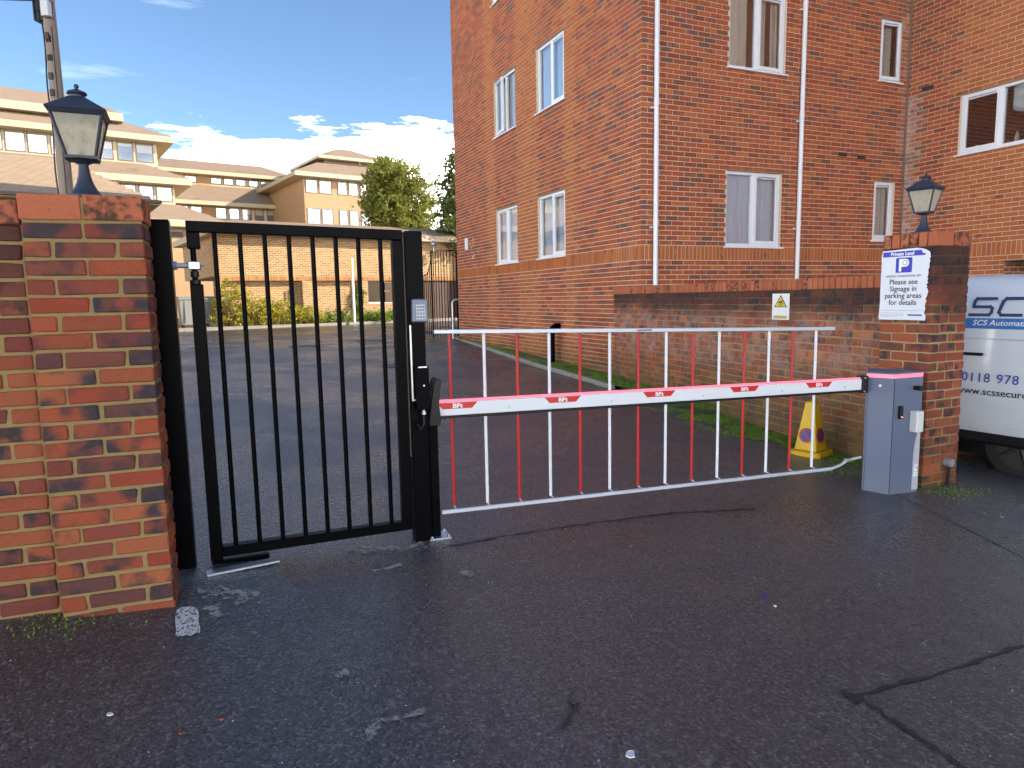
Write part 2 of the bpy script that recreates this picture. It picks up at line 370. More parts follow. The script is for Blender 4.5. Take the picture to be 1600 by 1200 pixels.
M_bulb = plain('old_bulb', (.38, .34, .18), .5, 0, .1, 30)
M_upvc = plain('white_upvc', (.74, .76, .79), .35, 0, .04, 30)
M_lintel = plain('steel_lintel', (.30, .22, .15), .7, 0, .1, 20)
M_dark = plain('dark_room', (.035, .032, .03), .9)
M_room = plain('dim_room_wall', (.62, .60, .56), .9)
def cloth(name, c):
    k = NT(name); k.set('Base Color', k.mix(k.noise(12, 4, .6, stretch=(6, 6, .5)), tuple(x*.8 for x in c), c)); k.set('Roughness', .9); return k.m
M_curtain = cloth('pale_blue_net_curtain', (.70, .83, .98))
M_curtain2 = cloth('cream_curtain', (.72, .72, .66))
M_curtain3 = cloth('pink_hem_curtain', (.60, .36, .34))
M_wood = None
def woodpole():
    k = NT('weathered_pole_wood'); c = k.mix(k.noise(14, 6, .7, stretch=(6, 6, .25)), (.17, .135, .105), (.36, .29, .225)); k.set('Base Color', c); k.set('Roughness', .85); k.bump(k.noise(30, 5, .7, stretch=(6, 6, .2)), .5, .01); return k.m
M_wood = woodpole()
def farbrick(name, a, b, mo, bw=.225, bh=.075):
    k = NT(name); br = k.n('ShaderNodeTexBrick'); tcn = k.n('ShaderNodeTexCoord'); mp = k.n('ShaderNodeMapping'); mp.inputs['Rotation'].default_value = (R(90), 0, 0)
    k.l(tcn.outputs['Object'], mp.inputs[0]); 
    # u = x + y so that both wall directions carry courses
    sx = k.n('ShaderNodeSeparateXYZ'); k.l(tcn.outputs['Object'], sx.inputs[0]); cx = k.n('ShaderNodeCombineXYZ'); k.l(k.math('ADD', sx.outputs[0], sx.outputs[1]), cx.inputs[0]); k.l(sx.outputs[2], cx.inputs[1])
    k.l(cx.outputs[0], br.inputs['Vector']); br.inputs['Color1'].default_value = (*a, 1); br.inputs['Color2'].default_value = (*b, 1); br.inputs['Mortar'].default_value = (*mo, 1)
    br.inputs['Scale'].default_value = 1; br.inputs['Brick Width'].default_value = bw; br.inputs['Row Height'].default_value = bh; br.inputs['Mortar Size'].default_value = .010; br.inputs['Bias'].default_value = .1
    c = k.mix(k.math('MULTIPLY', k.noise(1.2, 5), .35), br.outputs[0], k.mix(.5, br.outputs[0], (.4, .3, .2), 'MULTIPLY'))
    k.set('Base Color', c); k.set('Roughness', .9); k.bump(br.outputs['Fac'], -.4, .006); return k.m
M_yellowbrick = farbrick('yellow_stock_brickwork', (.45, .26, .10), (.27, .14, .06), (.58, .47, .29))
M_browsoldier = brick_mat('buff_soldier_brick', [(0, (.50, .26, .10)), (.5, (.40, .19, .075)), (1, (.55, .32, .14))], (.3, .14, .06), .2, 10)
M_redwallfar = farbrick('red_brickwork', (.35, .09, .05), (.26, .065, .04), (.55, .43, .30))
M_palebrick = farbrick('orange_brickwork', (.42, .245, .115), (.34, .18, .085), (.48, .37, .23))
def tilem(name, a, b, c2=None):
    k = NT(name); c = k.mix(k.noise(1.1, 6, .65), a, b)
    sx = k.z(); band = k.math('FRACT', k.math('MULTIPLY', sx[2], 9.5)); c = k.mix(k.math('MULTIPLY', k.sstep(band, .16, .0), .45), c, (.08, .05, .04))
    c = k.mix(k.math('MULTIPLY', k.sstep(k.noise(.5, 7, .7), .60, .68), .5), c, (.13, .08, .055)); k.set('Base Color', c); k.set('Roughness', .9); k.bump(band, .4, .02); return k.m
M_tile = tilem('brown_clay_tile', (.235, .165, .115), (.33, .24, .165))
M_tileedge = plain('pale_clay_tile', (.40, .29, .19), .9, 0, .22, 3, .3)
M_cream = plain('cream_fascia_paint', (.47, .385, .245), .6, 0, .08, 2)
M_soffit = plain('tan_soffit', (.45, .33, .18), .7, 0, .08, 2)
M_brownframe = plain('brown_window_frame', (.15, .105, .07), .5, 0, .1, 4)
M_blind = plain('cream_blind', (.62, .54, .36), .8, 0, .06, 2)
M_office = plain('office_interior', (.10, .13, .17), .8, 0, .3, 1)
M_browndoor = plain('brown_timber_door', (.075, .035, .022), .6, 0, .25, 12)
M_bin = plain('grey_bin_plastic', (.24, .25, .25), .55, 0, .1, 6)
M_vanpaint = plain('white_van_paint', (.62, .66, .72), .22, 0, .03, 2)
M_vangrime = None
def vanm():
    k = NT('dusty_white_van_paint'); zz = k.z()[2]; d = k.math('MULTIPLY', k.sstep(zz, .75, .25), k.sstep(k.noise(3, 5, .6, stretch=(1, 1, 4)), .3, .75))
    k.set('Base Color', k.mix(k.math('MULTIPLY', d, .6), (.66, .70, .75), (.36, .35, .33))); k.set('Roughness', k.math('ADD', .2, k.math('MULTIPLY', d, .4))); k.p.inputs['Coat Weight'].default_value = .4; return k.m
M_van = vanm()
M_navy = plain('navy_vinyl', (.018, .045, .14), .4, 0, .05, 20)
M_blue = plain('bright_blue_vinyl', (.03, .17, .50), .4, 0, .05, 20)
M_txtblue = plain('blue_lettering', (.015, .04, .32), .4, 0, .05, 20)
M_signblue = plain('sign_blue', (.012, .018, .42), .45, 0, .05, 30)
M_txtblack = plain('dark_lettering', (.012, .013, .03), .5, 0, .05, 30)
M_txtgrey = plain('grey_small_print', (.22, .22, .28), .5, 0, .05, 30)
def signm():
    k = NT('worn_white_sign'); k.set('Base Color', k.mix(k.math('MULTIPLY', k.sstep(k.noise(22, 6, .7, stretch=(1, 1, 2.5)), .58, .72), .3), (.70, .72, .77), (.40, .40, .40))); k.set('Roughness', .5); k.bump(k.noise(18, 4), .35, .006); return k.m
M_sign = signm()
M_yellow = plain('sign_yellow', (.70, .50, .02), .45, 0, .05, 40)
M_cone = plain('dirty_yellow_plastic', (.66, .40, .006), .5, 0, .25, 9, .15)
M_coneblue = plain('roundel_blue', (.02, .05, .25), .5, 0, .1, 40)
M_conered = plain('roundel_red', (.42, .02, .015), .5, 0, .1, 40)
M_tyre = plain('tyre_rubber', (.012, .012, .012), .8, 0, .2, 40)
M_rim = plain('dull_alloy', (.035, .035, .038), .6, .3, .1, 40)
M_lensred = plain('red_lens', (.35, .01, .01), .2)
M_steelgrey = plain('grey_handrail', (.45, .45, .44), .4, .7)
M_signyellow = plain('amber_sign_back', (.50, .26, .03), .6)

# ------------------------------------------------------------------ ground
def build_ground():
    xs = sorted(set([-600, -300, -150, -80, -50] + [-36+i*1.5 for i in range(24)] + [i*.5-1 for i in range(13)]+[6+i*2 for i in range(10)] + [40, 80, 150, 300, 600]))
    ys = sorted(set([-600, -200, -60, -20, -10] + [-6+i*.75 for i in range(50)] + [33+i*4 for i in range(12)] + [100, 200, 400, 900]))
    mb = MB(); n = len(xs)
    mb.add([(x, y, gz(x, max(-10, min(y, 40)))) if abs(x) < 300 else (x, y, .5 if x < 0 else gz(25, 0)) for y in ys for x in [max(-60, min(25, q)) if abs(q) < 300 and False else q for q in xs]],
           [(j*n+i, j*n+i+1, (j+1)*n+i+1, (j+1)*n+i) for j in range(len(ys)-1) for i in range(n-1)])
    for i, p in enumerate(mb.v):
        x = max(-40, min(25, p.x)); y = max(-10, min(40, p.y)); mb.v[i] = Vector((p.x, p.y, gz(x, y)))
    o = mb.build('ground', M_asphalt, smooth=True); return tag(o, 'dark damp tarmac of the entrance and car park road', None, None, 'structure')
ground = build_ground()
def gp(u, v, dz=0): p = gnd(u, v); return Vector((p.x, p.y, gz(p.x, p.y)+dz))
def ribbon(name, pts, w_, mat, dz=.004, jit=.25, sub=12, parent=ground):
    q = []
    for i in range(len(pts)-1):
        for k in range(sub): q.append(pts[i].lerp(pts[i+1], k/sub))
    q.append(pts[-1]); L_ = []; R_ = []
    for i, p in enumerate(q):
        d = (q[min(i+1, len(q)-1)]-q[max(0, i-1)]); d.z = 0; d.normalize(); nrm = Vector((-d.y, d.x, 0))
        p = p+nrm*rng.uniform(-1, 1)*w_*jit*.5
        ww = w_*(1+rng.uniform(-1, 1)*jit)*.5
        for S, sgn in ((L_, 1), (R_, -1)):
            e = p+nrm*ww*sgn; S.append((e.x, e.y, gz(e.x, e.y)+dz))
    mb = MB(); n = len(q); mb.add(L_+R_, [(i, n+i, n+i+1, i+1) for i in range(n-1)])
    return mb.build(name, mat, parent)
ribbon('tar_seam', [gp(690, 856), gp(800, 836), gp(930, 817), gp(1050, 802), gp(1180, 795)], .022, M_tar, .003, .7)
ribbon('tar_seam', [gp(1322, 1092), gp(1440, 1060), gp(1600, 1008), gp(1700, 975)], .017, M_tar, .003, .7)
ribbon('tar_seam', [gp(1335, 1086), gp(1400, 1130), gp(1490, 1190), gp(1540, 1225)], .016, M_tar, .004, .7)
ribbon('tar_seam', [gp(1400, 772), gp(1450, 797), gp(1600, 872), gp(1680, 915)], .010, M_tar, .003, .8)
ribbon('tar_seam', [gp(1316, 1080), gp(1345, 1097)], .04, M_tar, .005, .5, 4)
mb = MB(); q = [gp(u, v, .004) for u, v in ((274, 962), (276, 955), (281, 951), (288, 949), (300, 949), (307, 951), (310, 956), (311, 965), (310, 972), (313, 981), (312, 990), (305, 991), (299, 995), (291, 993), (284, 996), (274, 995), (276, 984), (274, 975))]
mb.add(q, [tuple(range(len(q)-1, -1, -1))]); mb.build('painted_line', M_linepaint, ground)
ribbon('painted_line', [gp(276, 549), gp(330, 533)], .09, M_linepaint, .005, .1)
for u, v in ((475, 541), (575, 532), (622, 571)):
    p = gp(u, v); mb = MB(frame(p, .4)); mb.prism([(-.33, -.28), (.33, -.28), (.33, .28), (-.33, .28)], .002, .009)
    for k in range(6): mb.box((-.28+k*.1, -.24, .009), (-.22+k*.1, .24, .014))
    mb.build('manhole_cover', M_iron, ground)

def scuffm():
    k = NT('pale_cement_smear'); k.set('Base Color', k.mix(k.noise(40, 4), (.26, .245, .21), (.42, .40, .34))); k.set('Roughness', .85)
    tr = k.n('ShaderNodeBsdfTransparent'); mx_ = k.n('ShaderNodeMixShader'); k.l(k.sstep(k.noise(24, 8, .75), .42, .56), mx_.inputs[0]); k.l(tr.outputs[0], mx_.inputs[1]); k.l(k.p.outputs[0], mx_.inputs[2]); k.l(mx_.outputs[0], k.o.inputs[0]); return k.m
M_scuff = scuffm()
for pts, w_ in (([(312, 930), (345, 922), (392, 938)], .11), ([(330, 948), (345, 965)], .06), ([(572, 1160), (590, 1128), (665, 1114)], .03), ([(545, 860), (620, 858), (668, 852)], .09), ([(585, 895), (630, 883)], .04), ([(525, 1058), (545, 1050)], .05), ([(720, 895), (740, 900)], .05), ([(700, 570), (722, 566)], .2), ([(392, 992), (402, 990)], .03)):
    ribbon('cement_smear', [gp(*p) for p in pts], w_, M_scuff, .006, .5, 8)
# ------------------------------------------------------------------ bricks
def chamfer_box(l, d, h, c, jit, seed):
    rr = random.Random(seed); V = []; 
    def key(sx, sy, sz, ax): 
        p = [sx*l/2, sy*d/2, sz*h/2]
        for a in range(3):
            if a != ax: p[a] -= (sx, sy, sz)[a]*c
        return p
    idx = {}
    for sx in (-1, 1):
        for sy in (-1, 1):
            for sz in (-1, 1):
                dx, dy, dz = [rr.uniform(-jit, jit) for _ in range(3)]
                for ax in range(3):
                    p = key(sx, sy, sz, ax); idx[(sx, sy, sz, ax)] = len(V); V.append((p[0]+dx, p[1]+dy, p[2]+dz*.7))
    F = []
    for ax in range(3):
        a, b = [i for i in range(3) if i != ax]
        for s in (-1, 1):
            q = []
            for (sa, sb) in ((-1, -1), (1, -1), (1, 1), (-1, 1)):
                t = [0, 0, 0]; t[ax] = s; t[a] = sa; t[b] = sb; q.append(idx[(*t, ax)])
            F.append(q)
    for ax in range(3):                                # chamfers along axis ax
        a, b = [i for i in range(3) if i != ax]
        for sa in (-1, 1):
            for sb in (-1, 1):
                t0 = [0]*3; t1 = [0]*3; t0[ax] = -1; t1[ax] = 1; t0[a] = t1[a] = sa; t0[b] = t1[b] = sb
                F.append([idx[(*t0, a)], idx[(*t1, a)], idx[(*t1, b)], idx[(*t0, b)]])
    for sx in (-1, 1):
        for sy in (-1, 1):
            for sz in (-1, 1): F.append([idx[(sx, sy, sz, a)] for a in range(3)])
    me = bpy.data.meshes.new('brick'); me.from_pydata(V, [], F)
    bm = bmesh.new(); bm.from_mesh(me); bmesh.ops.recalc_face_normals(bm, faces=bm.faces); bm.to_mesh(me); bm.free(); return me
BM = {}
def brick_mesh(l, d, h, mat, c=.005, jit=.0022, nv=6):
    k = (round(l, 3), round(d, 3), round(h, 3), mat.name, c)
    if k not in BM:
        BM[k] = [chamfer_box(l, d, h, c, jit, hash(k[:3]) % 999+i) for i in range(nv)]
        for me in BM[k]: me.materials.append(mat)
    return rng.choice(BM[k])
def brick(parent, M, l, d, h, mat, name='brick', c=.005, jit=.0022, stain=0.):
    o = bpy.data.objects.new(name, brick_mesh(l, d, h, mat, c, jit)); col.objects.link(o)
    o.parent = parent; o.matrix_basis = WM(parent).inverted() @ M; o['rnd'] = rng.random()
    if stain: o['stain'] = stain
    return o
def T(x, y, z, rz=0): return Matrix.Translation((x, y, z)) @ Matrix.Rotation(rz, 4, 'Z')
def pillar(root, F, W, D, z0, ncourse, ch, mat, capmat, mort, sx, capover=.012):
    """ring-bonded square pillar; F local frame at the front-left base, x along front, y back"""
    wd = (.1025 if D > .3 else .099)*sx; jt = .011
    mb = MB(F); mb.box((.006, .006, z0), (W-.006, D-.006, z0+ncourse*ch+.004)); mb.build('mortar_core', mort, root)
    for k in range(ncourse):
        zc = z0+(k+.5)*ch; h = ch-.0105; B = []
        if k % 2 == 0:
            n = 2; l = (W-(n-1)*jt)/n
            for i in range(n):
                for yy in (wd/2, D-wd/2): B.append(((i+.5)*l+i*jt, yy, l, 0))
            li = D-2*wd-2*jt; m_ = max(1, round(li/.215)) if li > .03 else 0; l = (li-(m_-1)*jt)/max(1, m_)
            for i in range(m_):
                for xx in (wd/2, W-wd/2): B.append((xx, wd+jt+(i+.5)*l+i*jt, l, 1))
        else:
            n = max(1, round(D/.225)); l = (D-(n-1)*jt)/n
            for i in range(n):
                for xx in (wd/2, W-wd/2): B.append((xx, (i+.5)*l+i*jt, l, 1))
            li = W-2*wd-2*jt; m_ = max(1, round(li/.235)); l = (li-(m_-1)*jt)/m_
            for i in range(m_):
                for yy in (wd/2, D-wd/2): B.append((wd+jt+(i+.5)*l+i*jt, yy, l, 0))
        for (x, y, l, rot) in B:
            jx, jy = rng.uniform(-.0025, .0025), rng.uniform(-.0025, .0025)
            MM = F @ T(x+jx, y+jy, zc+rng.uniform(-.0015, .0015), R(90)*rot+rng.uniform(-.006, .006))
            brick(root, MM, l, wd, h, mat, c=.0065, jit=.003)

# left gate pillar ---------------------------------------------------------------
LYAW = R(20); FL = frame((-1.568-.445*math.cos(LYAW), 2.99-.445*math.sin(LYAW), 0), LYAW)
pl = thing('gate_pillar', 'square red and dark brick gate pillar with buff mortar beside the black gate post', 'pillar', frame((-1.8, 3.1, gz(-1.8, 3.1)), R(13)))
PLW, PLD = .445, .215
pillar(pl, FL, PLW, PLD, .086, 23, .0767, M_pillarbrick, M_cope, M_mortar_buff, 1.0)
zc = .086+23*.0767
mb = MB(FL); mb.box((.004, .004, zc), (PLW-.004, PLD-.004, zc+.1)); mb.build('coping_mortar', M_mortar_buff, pl)
for i in range(2):
    for j in range(2): brick(pl, FL @ T(.108+i*.23, .05+j*.114, zc+.058), .222, .106, .104, M_cope, 'coping_brick', c=.004, jit=.002)
# left boundary wall --------------------------------------------------------------
lw = thing('boundary_wall', 'sooty brick boundary wall running off behind the pillar that carries the larger lamp', 'wall', frame((-2.6, 2.9, gz(-2.6, 2.9)), R(13)))
x1 = -.01; L0 = -1.6; yo = .075; thk = .215
mb = MB(FL); mb.box((L0, yo+.006, .05), (x1, yo+thk, .086+23*.0767-.01)); mb.build('mortar_core', M_mortar_buff, lw)
for k in range(23):
    x = x1-.02-(.0 if k % 2 else .118)
    first = True
    zc_ = .080+(k+.5)*.0767
    if not k % 2: brick(lw, FL @ T(x1-.064, yo+.05, zc_), .105, .1, .066, M_leftwall, c=.0065, jit=.003); x = x1-.128
    else: x = x1-.012
    while x > L0+.1:
        brick(lw, FL @ T(x-.1125, yo+.05+rng.uniform(-.002, .002), zc_+rng.uniform(-.0015, .0015), rng.uniform(-.005, .005)), .224, .1, .066, M_leftwall, c=.0065, jit=.003); x -= .2365
for i in range(14): brick(lw, FL @ T(x1-.06-i*.1135, yo+.10, .086+23*.0767+.04), .103, .24, .100, M_cope, 'coping_brick', c=.004, jit=.002)

# right gate pillar ---------------------------------------------------------------
YB = R(23.73)
RD = Vector((math.cos(YB), math.sin(YB), 0)); LD = Vector((-math.sin(YB), math.cos(YB), 0))
NR = Vector((3.225, 5.25, 0)); FR = frame(NR, YB)
pr = thing('gate_pillar', 'square weathered brick pillar carrying the white parking sign and the smaller lamp', 'pillar', frame((3.35, 5.5, gz(3.35, 5.5)), YB))
z0 = 1.838-26*.0745
pillar(pr, FR, .415, .44, z0, 26, .0745, M_pillarbrick2, M_cope, M_mortar_old, 1.0)
mb = MB(FR); mb.box((.012, .012, 1.838), (.403, .428, 1.93)); mb.build('coping_mortar', M_mortar_old, pr)
for j in range(6):
    for i in range(2): brick(pr, FR @ T(.1025+i*.21, -.008+.038+j*.0757, 1.838+.054), .206, .066, .108, M_cope, 'coping_brick', c=.003, jit=.0015)

# lanterns ------------------------------------------------------------------------
def lantern(base, yaw, s, label):
    Mx = frame(base, yaw) @ Matrix.Scale(s, 4); t = thing('pillar_lantern', label, 'lamp', frame(base, yaw), 'lanterns on the gate pillars')
    mb = MB(Mx); pr_ = [(.135, 0), (.132, .018), (.108, .026), (.098, .034), (.075, .065), (.055, .11), (.042, .16), (.035, .215), (.033, .24)]
    mb.lathe(pr_, n=20); mb.build('flared_base', M_lampblue, t, smooth=True)
    mb = MB(Mx); mb.lathe([(.034, .24), (.05, .25), (.075, .262), (.115, .272)], n=20); mb.lathe([(.142, .27), (.142, .292)], n=4, ph=R(45)); mb.build('cage_floor', M_lampblue, t)
    b, tp, z1, z2 = .092, .160, .292, .58
    C0 = [(-b, -b), (b, -b), (b, b), (-b, b)]; C1 = [(-tp, -tp), (tp, -tp), (tp, tp), (-tp, tp)]
    for i in range(4):
        mb = MB(Mx); mb.tube([(*C0[i], z1), (*C1[i], z2)], .012, 4); mb.build('cage_bar', M_lampblue, t)
        j = (i+1) % 4; mb = MB(Mx); e = .985
        mb.quad((C0[i][0]*e, C0[i][1]*e, z1), (C0[j][0]*e, C0[j][1]*e, z1), (C1[j][0]*e, C1[j][1]*e, z2), (C1[i][0]*e, C1[i][1]*e, z2)); mb.build('glass_pane', M_frost, t)
    mb = MB(Mx); o1 = .178
    mb.prism([(-tp-.004, -tp-.004), (tp+.004, -tp-.004), (tp+.004, tp+.004), (-tp-.004, tp+.004)], .565, .60, [(-.19, -.19), (.19, -.19), (.19, .19), (-.19, .19)])
    mb.prism([(-.192, -.192), (.192, -.192), (.192, .192), (-.192, .192)], .60, .71, [(-.05, -.05), (.05, -.05), (.05, .05), (-.05, .05)])
    rf = mb.build('roof', M_lampblue, t, bevel=.004*s)
    mb = MB(Mx); mb.lathe([(.05, .705), (.05, .725), (.066, .735), (.06, .75), (.03, .762), (.012, .77), (.012, .778)], n=16); mb.ball((0, 0, .789), .017, 8); mb.build('finial', M_lampblue, rf, smooth=True)
    mb = MB(Mx); mb.lathe([(.022, .293), (.022, .345)], n=12); h_ = mb.build('bulb_holder', M_blackplas, t)
    mb = MB(Mx); mb.lathe([(.02, .345), (.028, .375), (.045, .41), (.05, .44), (.042, .475), (.02, .492), (.003, .495)], n=14); mb.build('bulb', M_bulb, t, smooth=True)
    return t
lt_top = zc+.11
pL = FL @ Vector((.222, .115, lt_top+.0))
lantern(pL, R(25), .585, 'larger blue-black pillar lantern with dirty frosted glass, before the wooden utility pole')
pR = FR @ Vector((.13, .20, 1.947))
lantern(pR, R(40), .575, 'smaller looking blue-black lantern above the parking sign, against red brick')
# gate ------------------------------------------------------------------------------
GY = R(21.5); FG = frame((-1.60, 3.45, 0), GY)
gp_ = thing('gate_post', 'thick black square steel post tight against the left brick pillar, hanging the gate', 'post', frame(FG @ Vector((-.12, .05, gz(-1.7, 3.45))), GY))
mb = MB(FG); mb.box((-.176, -.012, .08), (-.072, .09, 1.908)); mb.build('post_tube', M_black, gp_, bevel=.006, seg=2)
mb = MB(FG); mb.box((-.174, -.010, 1.9085), (-.074, .088, 1.914)); mb.build('post_cap', M_black, gp_)
gt = thing('pedestrian_gate', 'black tubular steel pedestrian gate with eight vertical bars', 'gate', frame(FG @ Vector((.54, .02, gz(-1.1, 3.6))), GY))
st = .06
mb = MB(FG); mb.box((0, 0, .153), (st, st, 1.60)); mb.build('hinge_stile', M_black, gt, bevel=.005, seg=2)
mb = MB(FG); mb.box((0, 0, 1.775), (st, st, 1.857)); mb.build('hinge_stile', M_black, gt, bevel=.005, seg=2)
mb = MB(FG); mb.box((1.026, 0, .225), (1.085, st, 1.830)); mb.build('latch_stile', M_black, gt, bevel=.005, seg=2)
mb = MB(FG); mb.slab([(0, 1.858), (1.085, 1.8305), (1.085, 1.8855), (0, 1.913)], 0, st); mb.build('top_rail', M_black, gt, bevel=.004, seg=2)
mb = MB(FG); mb.slab([(.0605, .168), (1.085, .174), (1.085, .2245), (.0605, .2245)], .001, st-.001); mb.build('bottom_rail', M_black, gt, bevel=.004, seg=2)
for i in range(8):
    x = .127+i*.1196; zt_ = 1.863-(x/1.085)*.0275
    mb = MB(FG); mb.tube([(x, .025, .223), (x, .025, zt_+.004)], .0125, 10); mb.build('vertical_bar', M_black, gt, smooth=True)
mb = MB(FG); mb.tube([(.025, .025, 1.595), (.025, .025, 1.78)], .014, 10); hp = mb.build('hinge_pin', M_black, gt, smooth=True)
mb = MB(FG); mb.box((-.002, -.008, 1.672), (.055, .058, 1.712)); hb = mb.build('hinge_eye', M_galv, gt, bevel=.004)
mb = MB(FG); mb.tube([(-.073, .02, 1.692), (0, .02, 1.692)], .0125, 12); mb.tube([(-.073, .02, 1.692), (-.052, .02, 1.692)], .024, 6); mb.build('hinge_bolt', M_galv, hb)
mb = MB(FG); mb.tube([(.02, -.006, 1.692), (.02, -.014, 1.692)], .009, 6); mb.build('nut', M_galv, hb)
mb = MB(FG); mb.tube([(.055, .025, 1.692), (.066, .025, 1.692)], .006, 6); mb.build('bolt_end', M_galv, hb)
mb = MB(FG); mb.lathe([(.026, 0), (.026, .02)], (.025, .025, 1.60), 12); mb.lathe([(.02, 0), (.02, .03)], (.025, .025, 1.635), 12); mb.build('bush', M_blackplas, gt)
mb = MB(FG); mb.box((.005, .004, .112), (.29, .046, .152)); mb.build('closer_shoe', M_black, gt, bevel=.004)
zz = gz(-1.4, 3.42)
strp = MB(); a = gp(322, 898); b = gp(436, 878); d = (b-a); d.z = 0; L_ = d.length; d.normalize()
strp.M = frame((a.x, a.y, gz(a.x, a.y)-.004), math.atan2(d.y, d.x)); 
strp.prism([(0, -.03), (L_*.5, -.032), (L_, -.03), (L_, .03), (L_*.4, .035), (0, .03)], .0, .014); o = strp.build('threshold_strip', M_galv, None, bevel=.003)
tag(o, 'bright worn metal floor strip under the hinge end of the gate', 'strip')
lp = thing('latch_post', 'black square steel post between gate and barrier, with the keypad', 'post', frame(FG @ Vector((1.14, .04, gz(-.5, 3.9))), GY))
mb = MB(FG); mb.box((1.098, -.002, .07), (1.196, .096, 1.882)); pt = mb.build('post_tube', M_black, lp, bevel=.006, seg=2)
mb = MB(FG); mb.box((1.086, .03, .6), (1.0975, .07, 1.86)); mb.build('strike_plate', M_lintel, lp)
mb = MB(FG); mb.box((1.103, -.012, .94), (1.112, -.002, 1.36)); mb.box((1.103, -.014, .93), (1.165, -.002, .938)); mb.build('latch_cover_edge', M_galv, lp)
mb = MB(FG); mb.box((1.122, -.05, .88), (1.197, -.0025, 1.13)); lb = mb.build('lock_box', M_black, lp, bevel=.004)
mb = MB(FG); mb.box((1.135, -.054, 1.121), (1.185, -.0505, 1.129)); mb.tube([(1.165, -.05, 1.02), (1.165, -.054, 1.02)], .005, 8); mb.lathe([(.014, 0), (.014, .012), (.009, .013), (.009, .025)], (1.16, -.045, .855), 6); mb.build('lock_fixing', M_galv, lb)
mb = MB(FG); mb.tube([(1.16, -.045, .858), (1.158, -.055, .80), (1.14, -.05, .77), (1.125, -.03, .80)], .007, 8); mb.build('cable_loop', M_blackplas, lb)
mb = MB(FG); mb.slab([(1.112, 1.376), (1.208, 1.376), (1.206, 1.506), (1.116, 1.508)], -.045, -.0025); kp = mb.build('keypad', M_keypad, lp, bevel=.008, seg=2)
mb = MB(FG); mb.box((1.136, -.0475, 1.394), (1.188, -.0455, 1.475)); kpl = mb.build('key_plate', M_keys, kp)
for i in range(3):
    for j in range(4):
        mb = MB(FG); x = 1.146+i*.016; z_ = 1.406+j*.019; mb.box((x-.0055, -.0515, z_-.006), (x+.0055, -.048, z_+.006)); mb.build('key', M_keypad, kp)
# boom rest --------------------------------------------------------------------------
BY = R(20.5); FB = frame((-.447, 3.95, 0), BY)
rs = thing('boom_rest', 'slim black rest post with upright fork holding the free end of the boom', 'boom rest', frame(FB @ Vector((-.02, 0, gz(-.45, 3.95))), BY))
gzr = gz(-.45, 3.95)
mb = MB(FB); mb.box((-.05, -.025, gzr-.01), (.0, .025, .78)); mb.build('rest_tube', M_black, rs, bevel=.003)
mb = MB(FB); mb.box((-.075, -.06, gzr-.004), (.055, .07, gzr+.010)); bp = mb.build('base_plate', M_galv, rs, bevel=.002)
for sx_, sy_ in ((-.06, -.045), (.04, -.045), (.04, .055)):
    mb = MB(FB); mb.lathe([(.009, gzr+.010), (.009, gzr+.022)], (sx_, sy_, 0), 6); mb.build('anchor_bolt', M_galv, bp)
for yy in (-.052, .038):
    mb = MB(FB); mb.slab([(-.055, .775), (.012, .775), (.014, .83), (.006, .90), (.022, 1.035), (.012, 1.05), (-.008, 1.047), (-.022, 1.02), (-.042, .90)], yy, yy+.014); mb.build('fork_arm', M_blackplas, rs, bevel=.004)
mb = MB(FB); mb.box((-.055, -.0375, .7805), (.012, .0375, .815)); mb.build('fork_base', M_blackplas, rs)
mb = MB(FB); mb.box((-.10, -.012, .86), (-.0355, .012, .885)); mb.box((-.10, -.012, .30), (-.0355, .012, .32)); mb.build('bracket', M_black, rs)

# barrier boom with skirt --------------------------------------------------------------
TILT = math.atan(-.0272); FT = FB @ Matrix.Translation((0, 0, .818)) @ Matrix.Rotation(-TILT*.62, 4, 'Y')
bb = thing('barrier_boom', 'long white barrier boom with red labels and hanging red and white rod skirt', 'barrier', frame(FB @ Vector((1.6, 0, gz(1.1, 4.5))), BY))
LB = 3.30; hb_ = .080
mb = MB(FT); mb.box((-.012, -.022, .006), (LB, .022, .006+hb_)); mb.build('boom_arm', M_whitepaint, bb, bevel=.006, seg=2)
mb = MB(FT); mb.box((-.012, -.014, .006+hb_+.0005), (LB, .014, .006+hb_+.014)); mb.build('light_strip', M_pink, bb, bevel=.004)
mb = MB(FT); mb.box((-.012, -.015, -.011), (LB, .015, .0055)); mb.build('rubber_edge', M_blackplas, bb, bevel=.004)
mb = MB(FT); mb.box((-.014, -.020, .01), (-.0125, .020, .082)); mb.build('end_cap', M_blackplas, bb)
for i, (c0, hw) in enumerate(((.123, .125), (.805, .125), (1.503, .125), (2.192, .125), (2.856, .125))):
    mb = MB(FT); mb.slab([(c0-hw+.035, .046), (c0+hw-.035, .046), (c0+hw, .083), (c0-hw, .083)], -.0228, -.0222); s_ = mb.build('red_label', M_redvinyl, bb)
    text('label_lettering', 'BFt', .036, wallframe(FT @ Vector((c0, -.0231, .052)), (FT.to_3x3() @ Vector((1, 0, 0)))), M_whitevinyl, s_, bold=.0013, sx=1.25)
for x in (.45, 1.15, 1.85, 2.52, 3.1):
    mb = MB(FT); mb.tube([(x, -.0222, .035), (x, -.0265, .035)], .007, 8); mb.build('rivet', M_galv, bb)
